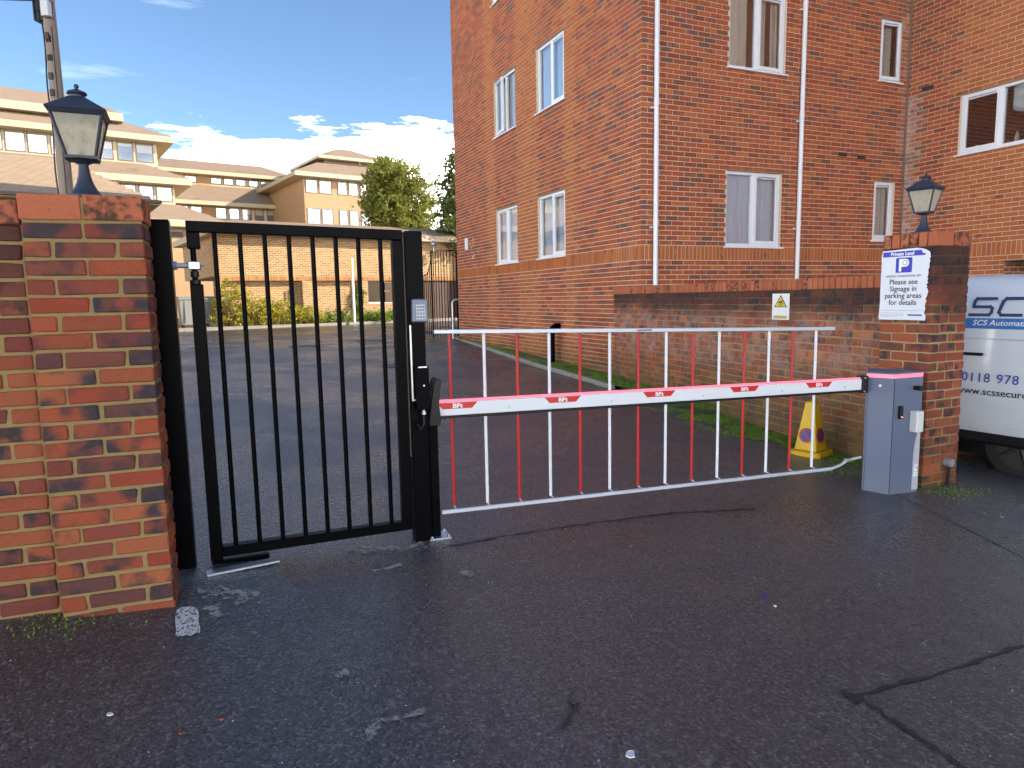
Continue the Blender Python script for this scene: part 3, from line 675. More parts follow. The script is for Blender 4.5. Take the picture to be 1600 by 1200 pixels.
# skirt: top and bottom rails, fourteen rods
def zt(x): return 1.318-.0268*x
def zb(x): return .246-.0178*x
mb = MB(FB); mb.add([(-.005, y, zt(-.005)+d) for y, d in ((-.03, -.012), (-.014, -.012), (-.014, .012), (-.03, .012))]+[(2.985, y, zt(2.985)+d) for y, d in ((-.03, -.012), (-.014, -.012), (-.014, .012), (-.03, .012))], [(0, 1, 2, 3), (7, 6, 5, 4)]+[(i, i+4, (i+1) % 4+4, (i+1) % 4) for i in range(4)]); mb.build('top_rail', M_alu, bb, bevel=.003)
mb = MB(FB); mb.add([(.01, y, zb(.01)+d) for y, d in ((-.03, -.012), (-.014, -.012), (-.014, .012), (-.03, .012))]+[(3.01, y, zb(3.01)+d) for y, d in ((-.03, -.012), (-.014, -.012), (-.014, .012), (-.03, .012))], [(0, 1, 2, 3), (7, 6, 5, 4)]+[(i, i+4, (i+1) % 4+4, (i+1) % 4) for i in range(4)]); mb.build('bottom_rail', M_alu, bb, bevel=.003)
for i in range(14):
    x = .103+i*.2128
    mb = MB(FB); mb.tube([(x, .0365, zb(x)+.012), (x, .0365, zt(x)-.006)], .0098, 10); rod = mb.build('red_rod' if i % 2 == 0 else 'white_rod', M_redpaint if i % 2 == 0 else M_whitepaint, bb, smooth=True)
    mb = MB(FB); mb.tube([(x, -.022, zt(x)-.002), (x, .046, zt(x)-.004)], .006, 6); mb.tube([(x, -.022, zb(x)+.004), (x, .046, zb(x)+.016)], .006, 6); mb.build('hanger', M_alu, rod)
mb = MB(FB); mb.tube([(3.0, -.022, zb(3.0)), (3.10, -.01, .205), (3.19, .01, .232), (3.335, .02, .238)], .011, 8); lk = mb.build('link_rod', M_alu, bb, smooth=True)
mb = MB(FB); mb.box((3.17, -.006, .222), (3.22, .022, .246)); mb.build('link_joint', M_steelgrey, lk, bevel=.003)
mb = MB(FB); mb.box((1.33, -.0305, zt(1.38)-.006), (1.44, -.0302, zt(1.38)+.006)); mb.build('rail_label', M_txtgrey, bb)
mb = MB(FT); mb.box((3.265, -.034, -.018), (3.325, .034, .112)); br_ = mb.build('arm_bracket', M_blackplas, bb, bevel=.008, seg=2)
for dx, dz in ((3.283, -.004), (3.283, .098)):
    mb = MB(FT); mb.tube([(dx, -.0345, dz), (dx, -.041, dz)], .007, 6); mb.build('bolt', M_galv, br_)

# barrier cabinet ------------------------------------------------------------------------
g0 = gz(2.9, 5.15)
cb = thing('barrier_cabinet', 'slate blue barrier motor cabinet with a lit pink strip round its top', 'cabinet', frame((2.88, 5.2, g0), 0))
CP = [(2.704, 5.165), (2.849, 5.047), (3.131, 5.153), (3.085, 5.335), (2.83, 5.41)]
def inset(P, k):
    cx = sum(p[0] for p in P)/len(P); cy = sum(p[1] for p in P)/len(P); return [((p[0]-cx)*k+cx, (p[1]-cy)*k+cy) for p in P]
mb = MB(); mb.prism(CP, g0-.03, .853); mb.build('housing', M_cabinet, cb, bevel=.006, seg=2)
mb = MB(); mb.prism(inset(CP, .992), .8532, .882); mb.build('light_strip', M_pink, cb)
mb = MB(); mb.prism(inset(CP, 1.006), .8822, .895, inset(CP, .985)); mb.build('lid', M_cabinet, cb, bevel=.003)
ex = (Vector((*CP[2], 0))-Vector((*CP[1], 0))).normalized(); ey = Vector((-ex.y, ex.x, 0)); FC = Matrix((ex, ey, Vector((0, 0, 1)))).transposed().to_4x4(); FC.translation = Vector((*CP[1], 0))
e2 = (Vector((*CP[1], 0))-Vector((*CP[0], 0))).normalized(); FC2 = Matrix((e2, Vector((-e2.y, e2.x, 0)), Vector((0, 0, 1)))).transposed().to_4x4(); FC2.translation = Vector((*CP[0], 0))
mb = MB(FC); mb.box((.003, -.0025, g0), (.0055, .003, .85)); mb.build('door_gap', M_blackplas, cb)
mb = MB(FC2); mb.box((.012, -.0015, g0+.02), (.0145, .003, .845)); mb.build('panel_gap', M_blackplas, cb)
mb = MB(FC2); mb.tube([(.095, .003, .795), (.095, -.006, .795)], .011, 12); mb.build('key_lock', M_galv, cb)
mb = MB(FC); mb.box((.052, -.026, .545), (.082, -.0005, .645)); rd = mb.build('card_reader', M_blackplas, cb, bevel=.004)
mb = MB(FC); mb.box((.06, -.0275, .558), (.074, -.0262, .565)); mb.build('reader_light', emis('reader_led', (1, .15, .1), 1.2), rd)
mb = MB(FC); mb.box((.175, -.065, .438), (.25, -.0005, .60)); mb.build('white_intercom', M_offwhite, cb, bevel=.008, seg=2)
mb = MB(FC); mb.tube([(.215, .003, .772), (.215, -.045, .772)], .017, 12); mb.tube([(.215, -.03, .772), (.215, -.055, .772)], .020, 12); mb.build('photocell', M_blackplas, cb, smooth=True)
mb = MB(FC); mb.slab([(.235, g0+.01), (.298, g0+.01), (.298, .455), (.288, .45), (.27, .42), (.25, .36), (.237, .26)], -.0022, .0005); tr_ = mb.build('pale_trim', M_cabpale, cb)
mt = FC @ Matrix.Translation((.283, -.0027, .075)) @ Matrix.Rotation(R(90), 4, 'X') @ Matrix.Rotation(R(90), 4, 'Z')
text('side_lettering', 'BFt', .052, mt, M_whitevinyl, tr_, align='LEFT', bold=.0015, sx=1.45)
# conduit outlet by pillar base
o = thing('conduit_box', 'small round grey conduit outlet with black pipe at the foot of the pillar', 'conduit', frame(FR @ Vector((.26, -.03, gz(3.45, 5.3))), YB))
gq = gz(3.46, 5.33)
mb = MB(FR); mb.tube([(.265, -.03, gq-.01), (.265, -.03, .12)], .013, 8); mb.build('riser_pipe', M_blackplas, o, smooth=True)
mb = MB(FR); mb.tube([(.265, -.002, .135), (.265, -.055, .135)], .034, 14); mb.tube([(.265, -.055, .135), (.265, -.06, .135)], .028, 14); mb.build('outlet', M_keys, o, smooth=True)

# parking sign on pillar left face -----------------------------------------------------------
# face plane x=0 of FR ; looking at it, right-hand direction is towards the near corner (-y of FR)
so = FR @ Vector((-.009, .445, 0)); sxd = -LD
SF = wallframe(so, sxd)
ps = thing('parking_sign', 'torn white private land parking sign fixed to the pillar', 'sign', SF @ Matrix.Translation((.2, 1.3, 0)))
W_, z0_, z1_ = .405, 1.272, 1.828
rr = random.Random(3)
P_ = [(.0, z0_), (.13, z0_-.001), (.27, z0_), (W_-.005, z0_-.001)]
for k in range(1, 46):
    z_ = z0_+.012+(z1_-.05-z0_)*k/46+rr.uniform(-.003, .003); P_.append((W_+rr.uniform(-.006, .005)+rr.choice((0, 0, 0, -.009))+(.010 if k > 30 else 0)-.006*math.sin(k*.23), z_))
P_ += [(W_+.012, z1_-.06), (W_+.006, z1_-.035), (W_-.02, z1_-.018), (W_-.05, z1_-.006), (W_-.10, z1_+.003), (W_-.2, z1_), (.1, z1_-.004), (.012, z1_-.006)]
for k in range(9): P_.append((.004+rr.uniform(-.004, .006), z1_-.05-(z1_-z0_-.1)*k/9))
mb = MB(SF @ Matrix.Rotation(R(90), 4, 'X')); n = len(P_)
mb = MB(SF); mb.add([(x, z, 0) for x, z in P_]+[(x, z, .003) for x, z in P_], [tuple(range(n-1, -1, -1)), tuple(range(n, 2*n))]+[(i, (i+1) % n, n+(i+1) % n, n+i) for i in range(n)]); board = mb.build('sign_board', M_sign, ps)
def sq(x0, z0, x1, z1, mat, nm, par, zz=.0036, poly=None):
    mb = MB(SF); pts = poly or [(x0, z0), (x1, z0), (x1, z1), (x0, z1)]; mb.add([(p[0], p[1], zz) for p in pts], [tuple(range(len(pts)))]); return mb.build(nm, mat, par)
sq(0, 0, 0, 0, M_signblue, 'blue_header', ps, poly=[(.015, 1.772), (W_-.03, 1.772), (W_-.022, 1.782), (W_-.05, 1.79), (W_-.06, 1.813), (.015, 1.812)])
text('header_lettering', 'Private Land', .040, SF @ Matrix.Translation((.185, 1.780, .0042)), M_whitevinyl, ps, bold=.0008)
pb = sq(0, 0, 0, 0, M_signblue, 'parking_symbol', ps, poly=[(.132, 1.645), (.265, 1.645), (.272, 1.652), (.272, 1.755), (.265, 1.762), (.138, 1.762), (.132, 1.755)])

mb = MB(SF); ar = [(.160, 1.655), (.182, 1.655), (.182, 1.690)]+[(.215+.031*math.sin(R(a)), 1.721-.031*math.cos(R(a))) for a in range(0, 181, 20)]+[(.160, 1.752)]
mb.add([(x, z, .0044) for x, z in ar], [tuple(range(len(ar)))]); mb.build('letter_p', M_whitevinyl, ps)
mb = MB(SF); mb.lathe([(.021, .0046), (.021, .0050)], (.212, 1.722, 0), 20); mb.build('seal_ring', M_txtgrey, ps)
mb = MB(SF); mb.lathe([(.0155, .0051), (.0155, .0054)], (.212, 1.722, 0), 20); mb.build('seal_centre', M_whitevinyl, ps)
text('notice_lettering', 'ARKING CONDITIONS APP', .023, SF @ Matrix.Translation((.20, 1.610, .004)), M_txtgrey, ps, bold=.0006, sx=1.08)
for i, s_ in enumerate(('Please see', 'Signage in', 'parking areas', 'for details')):
    text('message_lettering', s_, .058, SF @ Matrix.Translation((.205, 1.553-i*.054, .004)), M_txtblack, ps, bold=.0006, sx=1.02)
sq(.015, 1.345, W_-.02, 1.3475, M_txtgrey, 'rule_line', ps)
for i in range(4): sq(.015, 1.325-i*.0105, .22-(.05 if i == 3 else 0), 1.327-i*.0105, M_txtgrey, 'small_print', ps)
sq(.255, 1.305, .375, 1.317, M_txtblue, 'company_mark', ps)

# ------------------------------------------------------------------ side wall with coping
WA = Vector((1.66, 11.1, 0)); WB = Vector((3.235, 5.86, 0)); wd_ = (WB-WA); WL = wd_.length; wd_.normalize()
FWl = Matrix((wd_, Vector((-wd_.y, wd_.x, 0)), Vector((0, 0, 1)))).transposed().to_4x4(); FWl.translation = WA
# local x from the building to the pillar; visible face at y=0 looking towards -y
wl = thing('side_wall', 'low old brick wall with orange coping between the flats and the sign pillar', 'wall', FWl @ Matrix.Translation((WL/2, .1, gz(2.45, 8.5))))
ch = .0750; ztop = 1.530; nC = 22; zb0 = ztop-nC*ch
mb = MB(FWl); mb.box((.0, .007, zb0), (WL, .215, ztop+.01)); mb.build('mortar_core', M_mortar_old, wl)
B = []
for k in range(nC):
    x = .0 if k % 2 else -.112
    while x < WL:
        a, b = max(x, 0), min(x+.2145, WL)
        if b-a > .04: B.append(((a+b)/2, zb0+(k+.5)*ch, b-a))
        x += .2255
B.sort(key=lambda q: -q[0] - (0 if q[1] > gz(3, 6) else -99))
stuff = MB(FWl)
for i, (x, z_, l) in enumerate(B):
    p = FWl @ Vector((x, 0, z_))
    if i < 300 and z_+.03 > gz(p.x, p.y): brick(wl, FWl @ T(x, .05+rng.uniform(-.003, .003), z_+rng.uniform(-.002, .002), rng.uniform(-.006, .006)), l, .1, .064, M_wallbrick, c=.006, jit=.004)
    else: stuff.box((x-l/2, -.001, z_-.032), (x+l/2, .05, z_+.032), rng.random()+.001)
tag(stuff.build('brickwork', M_wallbrick, wl), None, None, None, 'stuff')
mb = MB(FWl); mb.box((0, .008, ztop+.002), (WL, .2, ztop+.10)); mb.build('coping_mortar', M_mortar_old, wl)
nc = int(WL/.0757)
for i in range(nc): brick(wl, FWl @ T(.04+i*.0757, .1, ztop+.057), .066, .225, .108, M_cope, 'coping_brick', c=.003, jit=.0018)
# cctv sign
sx0 = None
p1 = onplane(1208.5, 459, WA, FWl.to_3x3() @ Vector((0, 1, 0))); p2 = onplane(1234, 500, WA, FWl.to_3x3() @ Vector((0, 1, 0)))
xa = (FWl.inverted() @ p1).x; xb = (FWl.inverted() @ p2).x; zb_ = p2.z; zt_ = p1.z
CF = wallframe(FWl @ Vector((xa, -.008, 0)), wd_); ww = xb-xa
cs = thing('cctv_sign', 'small white sign with yellow CCTV warning triangle on the side wall', 'sign', CF @ Matrix.Translation((ww/2, (zb_+zt_)/2, 0)))
mb = MB(CF); mb.box((0, zb_, 0), (ww, zt_, .003)); mb.build('sign_board', M_whitevinyl, cs)
hh = zt_-zb_; cx = ww/2
mb = MB(CF); mb.add([(ww*.12, zt_-hh*.52, .0036), (ww*.88, zt_-hh*.52, .0036), (cx, zt_-hh*.04, .0036)], [(0, 1, 2)]); mb.build('triangle_border', M_txtblack, cs)
mb = MB(CF); mb.add([(ww*.19, zt_-hh*.495, .0042), (ww*.81, zt_-hh*.495, .0042), (cx, zt_-hh*.10, .0042)], [(0, 1, 2)]); mb.build('triangle', M_yellow, cs)
mb = MB(CF); mb.add([(cx-ww*.15, zt_-hh*.33, .0047), (cx+ww*.10, zt_-hh*.26, .0047), (cx+ww*.14, zt_-hh*.31, .0047), (cx-ww*.11, zt_-hh*.38, .0047)], [(0, 3, 2, 1)]); mb.add([(cx, zt_-hh*.34, .0047), (cx+ww*.16, zt_-hh*.37, .0047), (cx+ww*.16, zt_-hh*.40, .0047), (cx-ww*.02, zt_-hh*.37, .0047)], [(0, 3, 2, 1)]); mb.build('camera_symbol', M_txtblack, cs)
text('sign_lettering', 'CCTV', hh*.09, CF @ Matrix.Translation((cx, zt_-hh*.475, .0047)), M_txtblack, cs, bold=.0005)
mb = MB(CF); mb.add([(ww*.08, zb_+hh*.04, .0036), (ww*.90, zb_+hh*.04, .0036), (ww*.90, zb_+hh*.16, .0036), (ww*.08, zb_+hh*.16, .0036)], [(0, 1, 2, 3)]); mb.build('yellow_strip', M_yellow, cs)
for k in range(2):
    mb = MB(CF); mb.add([(ww*.14, zb_+hh*(.065+.05*k), .0042), (ww*.84, zb_+hh*(.065+.05*k), .0042), (ww*.84, zb_+hh*(.085+.05*k), .0042), (ww*.14, zb_+hh*(.085+.05*k), .0042)], [(0, 1, 2, 3)]); mb.build('small_print', M_txtgrey, cs)

# ------------------------------------------------------------------ apartment building
CC = Vector((1.97, 10.4, 0)); FA = frame(CC, YB)
ap = thing('apartment_building', 'tall red brick block of flats with white framed windows and white downpipes', 'building', frame((CC.x, CC.y, gz(CC.x, CC.y)), YB))
CH = .0735; ZB = 2.035; ZT = ZB+.225; BH = 10.4; BQ = 13.2; RX = 5.62; LY = 8.27
f1, f2, f3 = (2.26, 3.436), (4.98, 6.156), (7.70, 8.876)
# each face: origin, direction along, outward normal -> frame with x along, -y outward
def face_frame(o, xd): 
    x = Vector(xd).normalized(); y = Vector((0, 0, 1)).cross(x); mm = Matrix((x, y, Vector((0, 0, 1)))).transposed().to_4x4(); mm.translation = Vector(o); return mm
# left face: looking at it from outside, x runs from the far end (left) to the corner (right)
FLc = face_frame(CC+LD*LY, -LD); FRc = face_frame(CC, RD); FQc = face_frame(CC+RD*RX, -LD)
LW = [(LY-3.48, LY-2.367), (LY-5.59, LY-4.45)]
faces = {'L': (FLc, LY, [(a, b, *f) for (a, b) in LW for f in (f1, f2, f3)]),
         'R': (FRc, RX, [(1.59, 2.745, *f) for f in (f1, f2, f3)]+[(4.89, 5.42, f[0]+2*CH, f[1]) for f in (f1, f2, f3)]),
         'Q': (FQc, 20., [(.97, 2.80, 3.73, 4.686), (.97, 2.80, 6.45, 7.406), (1.83, 4.3, -1, ZB-CH)])}
QMAX = 5.2; ZBR = 9.7
wallmb = MB(); stuff = {}; allb = []
orange = {'L': [(LY-2.37, LY-1.95), (LY-4.45, LY-3.48), (LY-6.1, LY-5.59)], 'R': [], 'Q': [(.93, 99)]}
for key, (Fm, Lf, holes) in faces.items():
    xs = sorted(set([0, Lf]+[h[0] for h in holes]+[h[1] for h in holes])); zs = sorted(set([-.8, BQ if key == 'Q' else BH]+[h[2] for h in holes if h[2] > -.8]+[h[3] for h in holes]))
    wallmb.M = Fm
    for i in range(len(xs)-1):
        for j in range(len(zs)-1):
            cx, cz = (xs[i]+xs[i+1])/2, (zs[j]+zs[j+1])/2
            if any(h[0] < cx < h[1] and h[2] < cz < h[3] for h in holes): continue
            wallmb.quad((xs[i], 0, zs[j]), (xs[i+1], 0, zs[j]), (xs[i+1], 0, zs[j+1]), (xs[i], 0, zs[j+1]))
    for h in holes:
        if h[2] < 0: continue
        a, b, c, d = h; e = .10
        wallmb.quad((a, 0, c), (a, 0, d), (a, e, d), (a, e, c)); wallmb.quad((b, 0, d), (b, 0, c), (b, e, c), (b, e, d))
        wallmb.quad((a, 0, d), (b, 0, d), (b, e, d), (a, e, d)); wallmb.quad((b, 0, c), (a, 0, c), (a, e, c), (b, e, c))
    # bricks
    xm = QMAX if key == 'Q' else Lf; zmin = -.2
    row = 0; z_ = ZB-CH; rows = []
    while z_ > zmin: rows.append((z_, CH, 'n')); z_ -= CH
    rows.append((ZB, .225, 's')); z_ = ZB+.225
    while z_ < ZBR: rows.append((z_, CH, 'n')); z_ += CH
    rows.sort()
    joints = sorted(set(sum([[a, b] for a, b in orange[key] if b < 50], [])+[h[0] for h in holes]+[h[1] for h in holes]))
    for ri, (z_, hgt, typ) in enumerate(rows):
        step = .225 if typ == 'n' else .075
        off = (.1125 if ri % 2 else 0) if typ == 'n' else 0
        x = -off + (Lf-round(Lf/.225)*.225)
        while x < xm:
            a, b = max(x, -.004 if key == 'R' else .004), min(x+step-.0112, xm+.0035 if key == 'L' else xm-.002)
            x += step
            for h in holes:                                        # clip against openings
                if h[2] < z_+hgt/2 < h[3]:
                    if a >= h[0]-.002 and b <= h[1]+.002: a = b = 0
                    elif a < h[0] < b: b = h[0]-.001
                    elif a < h[1] < b: a = h[1]+.001
            if b-a < .02: continue
            cxb = (a+b)/2
            org = typ == 's' or any(p < cxb < q for p, q in orange[key])
            st_ = 0.
            if key == 'Q' and cxb < .36 and 1.3 < z_ < 4.9: st_ = max(0, (.85-.9*cxb/.36*rng.uniform(.5, 1.3)))
            if key == 'R' and cxb > RX-.2 and z_ > 3.6: st_ = .35*rng.random()
            P = Fm @ Vector((cxb, 0, z_+hgt/2)); d = (P-EYE).length
            allb.append((d, key, a, b, z_+.0053, z_+hgt-.0058, org, st_, P, typ))
wo = wallmb.build('wall_mortar', M_mortar, ap)
allb.sort(key=lambda q: q[0])
parts = 0; st_mb = {False: MB(), True: MB()}
for (d, key, a, b, z0b, z1b, org, st_, P, typ) in allb:
    Fm = faces[key][0]; q = FW.dot(P-EYE); u = 800+FPX*RT.dot(P-EYE)/q; v = 600-FPX*UP.dot(P-EYE)/q
    hid = P.z < 1.6 and u > 960
    if parts < 300 and not hid and 0 < u < 1600 and 0 < v < 1100 and key in 'LR':
        nm = 'brick' if typ == 'n' else 'soldier_brick'
        brick(ap, Fm @ T((a+b)/2, .044, (z0b+z1b)/2), round(b-a, 3), .1, round(z1b-z0b, 3), M_orangebrick if org else M_redbrick, nm, c=.0025, jit=.0008, stain=st_); parts += 1
    else:
        mbx = st_mb[org]; mbx.M = Fm; y0 = -.006+rng.uniform(-.0012, .0012); mbx.box((a, y0, z0b), (b, .01, z1b), rng.random()+.001, st_, skip='k')
for org, mbx in st_mb.items(): tag(mbx.build('brickwork' if not org else 'orange_brickwork', M_orangebrick if org else M_redbrick, ap), None, None, None, 'stuff')
# hidden sides and roof close the block, plus a wing added for shade
mb = MB(FA)
mb.quad((0, LY, -.8), (0, LY, BH), (6.6, LY, BH), (6.6, LY, -.8)); mb.quad((6.6, LY, -.8), (6.6, LY, BH), (6.6, 2, BH), (6.6, 2, -.8))
mb.quad((RX, 2, -.8), (RX, 2, BQ), (14, 2, BQ), (14, 2, -.8)); mb.quad((14, 2, -.8), (14, 2, BQ), (14, -20, BQ), (14, -20, -.8)); mb.quad((14, -20, -.8), (14, -20, BQ), (RX, -20, BQ), (RX, -20, -.8)); mb.quad((RX, 0, BH), (RX, 2, BH), (RX, 2, BQ), (RX, 0, BQ))
mb.box((3.2, LY+.02, -.8), (9, 12.8, 5.9))  # unseen rear wing, put in to shade the far road
mb.build('rear_wall_and_shade_wing', M_redwallfar, ap)
mb = MB(FA); mb.box((-.25, -.25, BH), (6.6, LY+.25, BH+.2)); mb.box((RX-.25, -20.2, BQ+.001), (14.2, 2.2, BQ+.201)); mb.box((3.0, LY+.26, 5.901), (9.2, 13.0, 6.1)); mb.build('roof', M_tile, ap)  # last slab roofs the added shade wing
mb = MB(FQc)
mb.quad((QMAX, -.004, -.8), (20, -.004, -.8), (20, -.004, BQ), (QMAX, -.004, BQ)); mb.build('wing_wall', M_redwallfar, ap)
mb = MB()
for Fm, Lf, tp_ in ((FLc, LY, BH), (FRc, RX, BH), (FQc, QMAX, BQ)):
    mb.M = Fm; mb.quad((0, -.005, ZBR+.075), (Lf, -.005, ZBR+.075), (Lf, -.005, tp_), (0, -.005, tp_))
mb.build('upper_wall', M_redwallfar, ap)
# entrance opening in the wing
mb = MB(FQc); a, b, d = 1.83, 4.3, ZB-CH
mb.quad((a, 0, -.8), (a, 0, d), (a, 1.6, d), (a, 1.6, -.8)); mb.build('entrance_reveal', M_redwallfar, ap)
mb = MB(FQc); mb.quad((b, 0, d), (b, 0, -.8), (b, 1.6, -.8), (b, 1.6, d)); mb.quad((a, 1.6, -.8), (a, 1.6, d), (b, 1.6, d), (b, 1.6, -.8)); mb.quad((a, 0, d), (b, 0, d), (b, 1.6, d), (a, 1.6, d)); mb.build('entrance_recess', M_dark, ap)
mb = MB(FQc); mb.box((a-.04, -.05, d-.02), (b+.04, -.007, d-.004)); mb.build('entrance_lintel', M_lintel, ap)

def window(Fm, a, b, c, d, lights, parent, curtain=None, opened=None, sill=True, room=None):
    """lights: list of (x0,x1,opener) fractions"""
    w_, h_ = b-a, d-c; fd = .045; y0 = .040; y1 = .10; bw = .05
    mb = MB(Fm)
    mb.box((a+.002, y0, c+.002), (a+bw, y1, d-.002)); mb.box((b-bw, y0, c+.002), (b-.002, y1, d-.002)); mb.box((a+bw, y0, c+.002), (b-bw, y1, c+bw)); mb.box((a+bw, y0, d-bw), (b-bw, y1, d-.002))
    for (x0, x1, op) in lights[1:]: xx = a+w_*x0; mb.box((xx-.03, y0+.001, c+bw), (xx+.03, y1, d-bw))
    win = mb.build('window', M_upvc, parent, bevel=.003)
    for (x0, x1, op) in lights:
        p = a+w_*x0+(bw if x0 == 0 else .03); q = a+w_*x1-(bw if x1 == 1 else .03); r_, s_ = c+bw, d-bw
        Fx = Fm
        if op:
            k = .045; yo = y0-.012
            if op > 1: 
                Fx = Fm @ Matrix.Translation((p, yo, 0)) @ Matrix.Rotation(-R(op), 4, 'Z') @ Matrix.Translation((-p, -yo, 0))
            mb = MB(Fx)
            for bx in (((p-.012, r_-.012), (p+k, s_+.012)), ((q-k, r_-.012), (q+.012, s_+.012)), ((p+k, r_-.012), (q-k, r_+k)), ((p+k, s_-k), (q-k, s_+.012))): mb.box((bx[0][0], yo, bx[0][1]), (bx[1][0], yo+.05, bx[1][1]))
            mb.build('sash', M_upvc, win, bevel=.003)
            mb = MB(Fx); mb.box((p+.06, yo-.004, s_-.028), (q-.06, yo-.0005, s_-.012)); mb.build('trickle_vent', M_txtgrey, win)
            p, q, r_, s_ = p+k, q-k, r_+k, s_-k; yp = yo+.02
        else: yp = y0+.03
        mb = MB(Fx); mb.quad((p, yp, r_), (q, yp, r_), (q, yp, s_), (p, yp, s_)); mb.build('pane', M_glass, win)
    if sill:
        mb = MB(Fm); mb.box((a-.04, -.045, c-.028), (b+.04, .039, c+.001)); mb.build('sill', M_upvc, win, bevel=.004)
    mb = MB(Fm); mb.box((a, -.0085, d+.0005), (b, .05, d+.012)); mb.build('lintel', M_lintel, win)
    if curtain:
        cm_, cov = curtain
        for (x0, x1) in cov:
            mb = MB(Fm); n = 40; xa_, xb_ = a+w_*x0, a+w_*x1
            vs = []
            for j, zz_ in enumerate((c+.01, d-.01)):
                for i in range(n+1):
                    t = i/n; vs.append((xa_+(xb_-xa_)*t, .125+.022*math.sin(t*w_*(x1-x0)*55+j*.4)+.012*math.sin(t*31+1), zz_))
            mb.add(vs, [(i, i+1, n+2+i, n+1+i) for i in range(n)]); mb.build('curtain', cm_, win, smooth=True)
    mb = MB(Fm); e = .105; D_ = 1.6
    mb.quad((a-.3, D_, c-.6), (b+.3, D_, c-.6), (b+.3, D_, d+.3), (a-.3, D_, d+.3)); mb.quad((a-.3, e, c-.6), (a-.3, D_, c-.6), (a-.3, D_, d+.3), (a-.3, e, d+.3)); mb.quad((b+.3, D_, c-.6), (b+.3, e, c-.6), (b+.3, e, d+.3), (b+.3, D_, d+.3))
    mb.quad((a-.3, e, d+.3), (a-.3, D_, d+.3), (b+.3, D_, d+.3), (b+.3, e, d+.3)); mb.quad((a-.3, e, c-.6), (b+.3, e, c-.6), (b+.3, D_, c-.6), (a-.3, D_, c-.6))
    mb.build('room', room or M_room, win)
    return win
two = [(0, .5, 0), (.5, 1, 1)]; twoL = [(0, .5, 1), (.5, 1, 0)]
for fi, f in enumerate((f1, f2, f3)):
    window(FLc, *LW[0], *f, two, ap, (M_curtain, [(.02, .98)]))
    window(FLc, *LW[1], *f, [(0, .5, 9 if fi == 1 else 1), (.5, 1, 0)], ap, (M_curtain if fi != 1 else M_curtain2, [(.02, .98)] if fi != 1 else [(.05, .3), (.6, .95)]))
    window(FRc, 1.59, 2.745, *f, two, ap, (M_curtain, [(.01, .97)]) if fi == 0 else (M_curtain2, [(.01, .38), (.52, .7), (.82, .99)]))
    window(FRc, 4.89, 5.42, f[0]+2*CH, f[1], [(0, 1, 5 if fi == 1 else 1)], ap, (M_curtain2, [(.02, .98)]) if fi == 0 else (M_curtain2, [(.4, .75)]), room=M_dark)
for f in ((3.73, 4.686), (6.45, 7.406)):
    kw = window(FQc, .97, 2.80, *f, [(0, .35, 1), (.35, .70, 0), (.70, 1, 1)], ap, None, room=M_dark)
    if f[0] < 4:
        for i, (x, r_, h_, mt_) in enumerate(((1.09, .05, .16, M_blackplas), (1.17, .075, .13, M_offwhite), (1.24, .07, .10, M_leaf_shrub), (1.66, .07, .09, M_yellow), (1.78, .035, .22, M_offwhite))):
            mb = MB(FQc); mb.lathe([(r_*.7, 0), (r_, h_*.4), (r_*.85, h_*.7), (r_*.35, h_*.9), (r_*.3, h_)], (x, .19, 3.735), 12)
            o = mb.build('windowsill_pot', mt_, kw, smooth=True)
        mb = MB(FQc); mb.box((.98, .10, 3.70), (2.79, .30, 3.734)); mb.build('inner_sill', M_offwhite, kw)
def downpipe(x, zbot):
    mb = MB(FRc); mb.tube([(x, -.052, zbot), (x, -.052, BH)], .037, 12); dp = mb.build('downpipe', M_upvc, ap, smooth=True)
    z_ = zbot+.9
    while z_ < 9.5:
        mb = MB(FRc); mb.tube([(x, -.052, z_), (x, -.052, z_+.09)], .0425, 12); mb.build('pipe_collar', M_upvc, dp, smooth=True)
        mb = MB(FRc); mb.box((x-.085, -.05, z_-.05), (x-.037, -.012, z_-.028)); mb.build('pipe_clip', M_upvc, dp); z_ += 1.72
downpipe(.225, 1.655); downpipe(3.085, 1.70)
mb = MB(FRc); mb.tube([(RX-.022, -.022, .5), (RX-.022, -.022, BH)], .016, 8); mb.build('corner_cable', M_brownframe, ap)
for (x, z_) in ((3.99, 3.80), (4.44, 3.78)): mb = MB(FRc); mb.box((x, -.009, z_), (x+.2, -.0065, z_+.062)); mb.build('air_brick', M_dark, ap)
mb = MB(FQc); mb.box((.28, -.009, 4.93), (.49, -.0065, 4.995)); mb.build('air_brick', M_dark, ap)
# boiler vent pipe on the left face
x_ = LY-2.62; g_ = gz(.9, 12.85)
mb = MB(FLc); mb.tube([(x_, .0, .97), (x_, -.10, .97), (x_, -.16, .93), (x_, -.165, .84), (x_, -.165, g_-.02)], [.055, .055, .057, .052, .048], 14); mb.build('vent_pipe', M_black, ap, smooth=True)
mb = MB(FLc); xx = LY-7.62; mb.box((xx, -.02, 2.72), (xx+.2, -.0075, 3.0)); mb.build('wall_plaque', M_whitevinyl, ap)
for k in range(14):
    mb = MB(FLc); x = LY-7.2+rng.uniform(-.14, .16); z_ = 2.55+rng.uniform(-.15, .38); mb.box((x, -.010, z_), (x+rng.uniform(.03, .09), -.0076, z_+rng.uniform(.02, .05))); mb.build('patch_residue', M_mortar, ap)

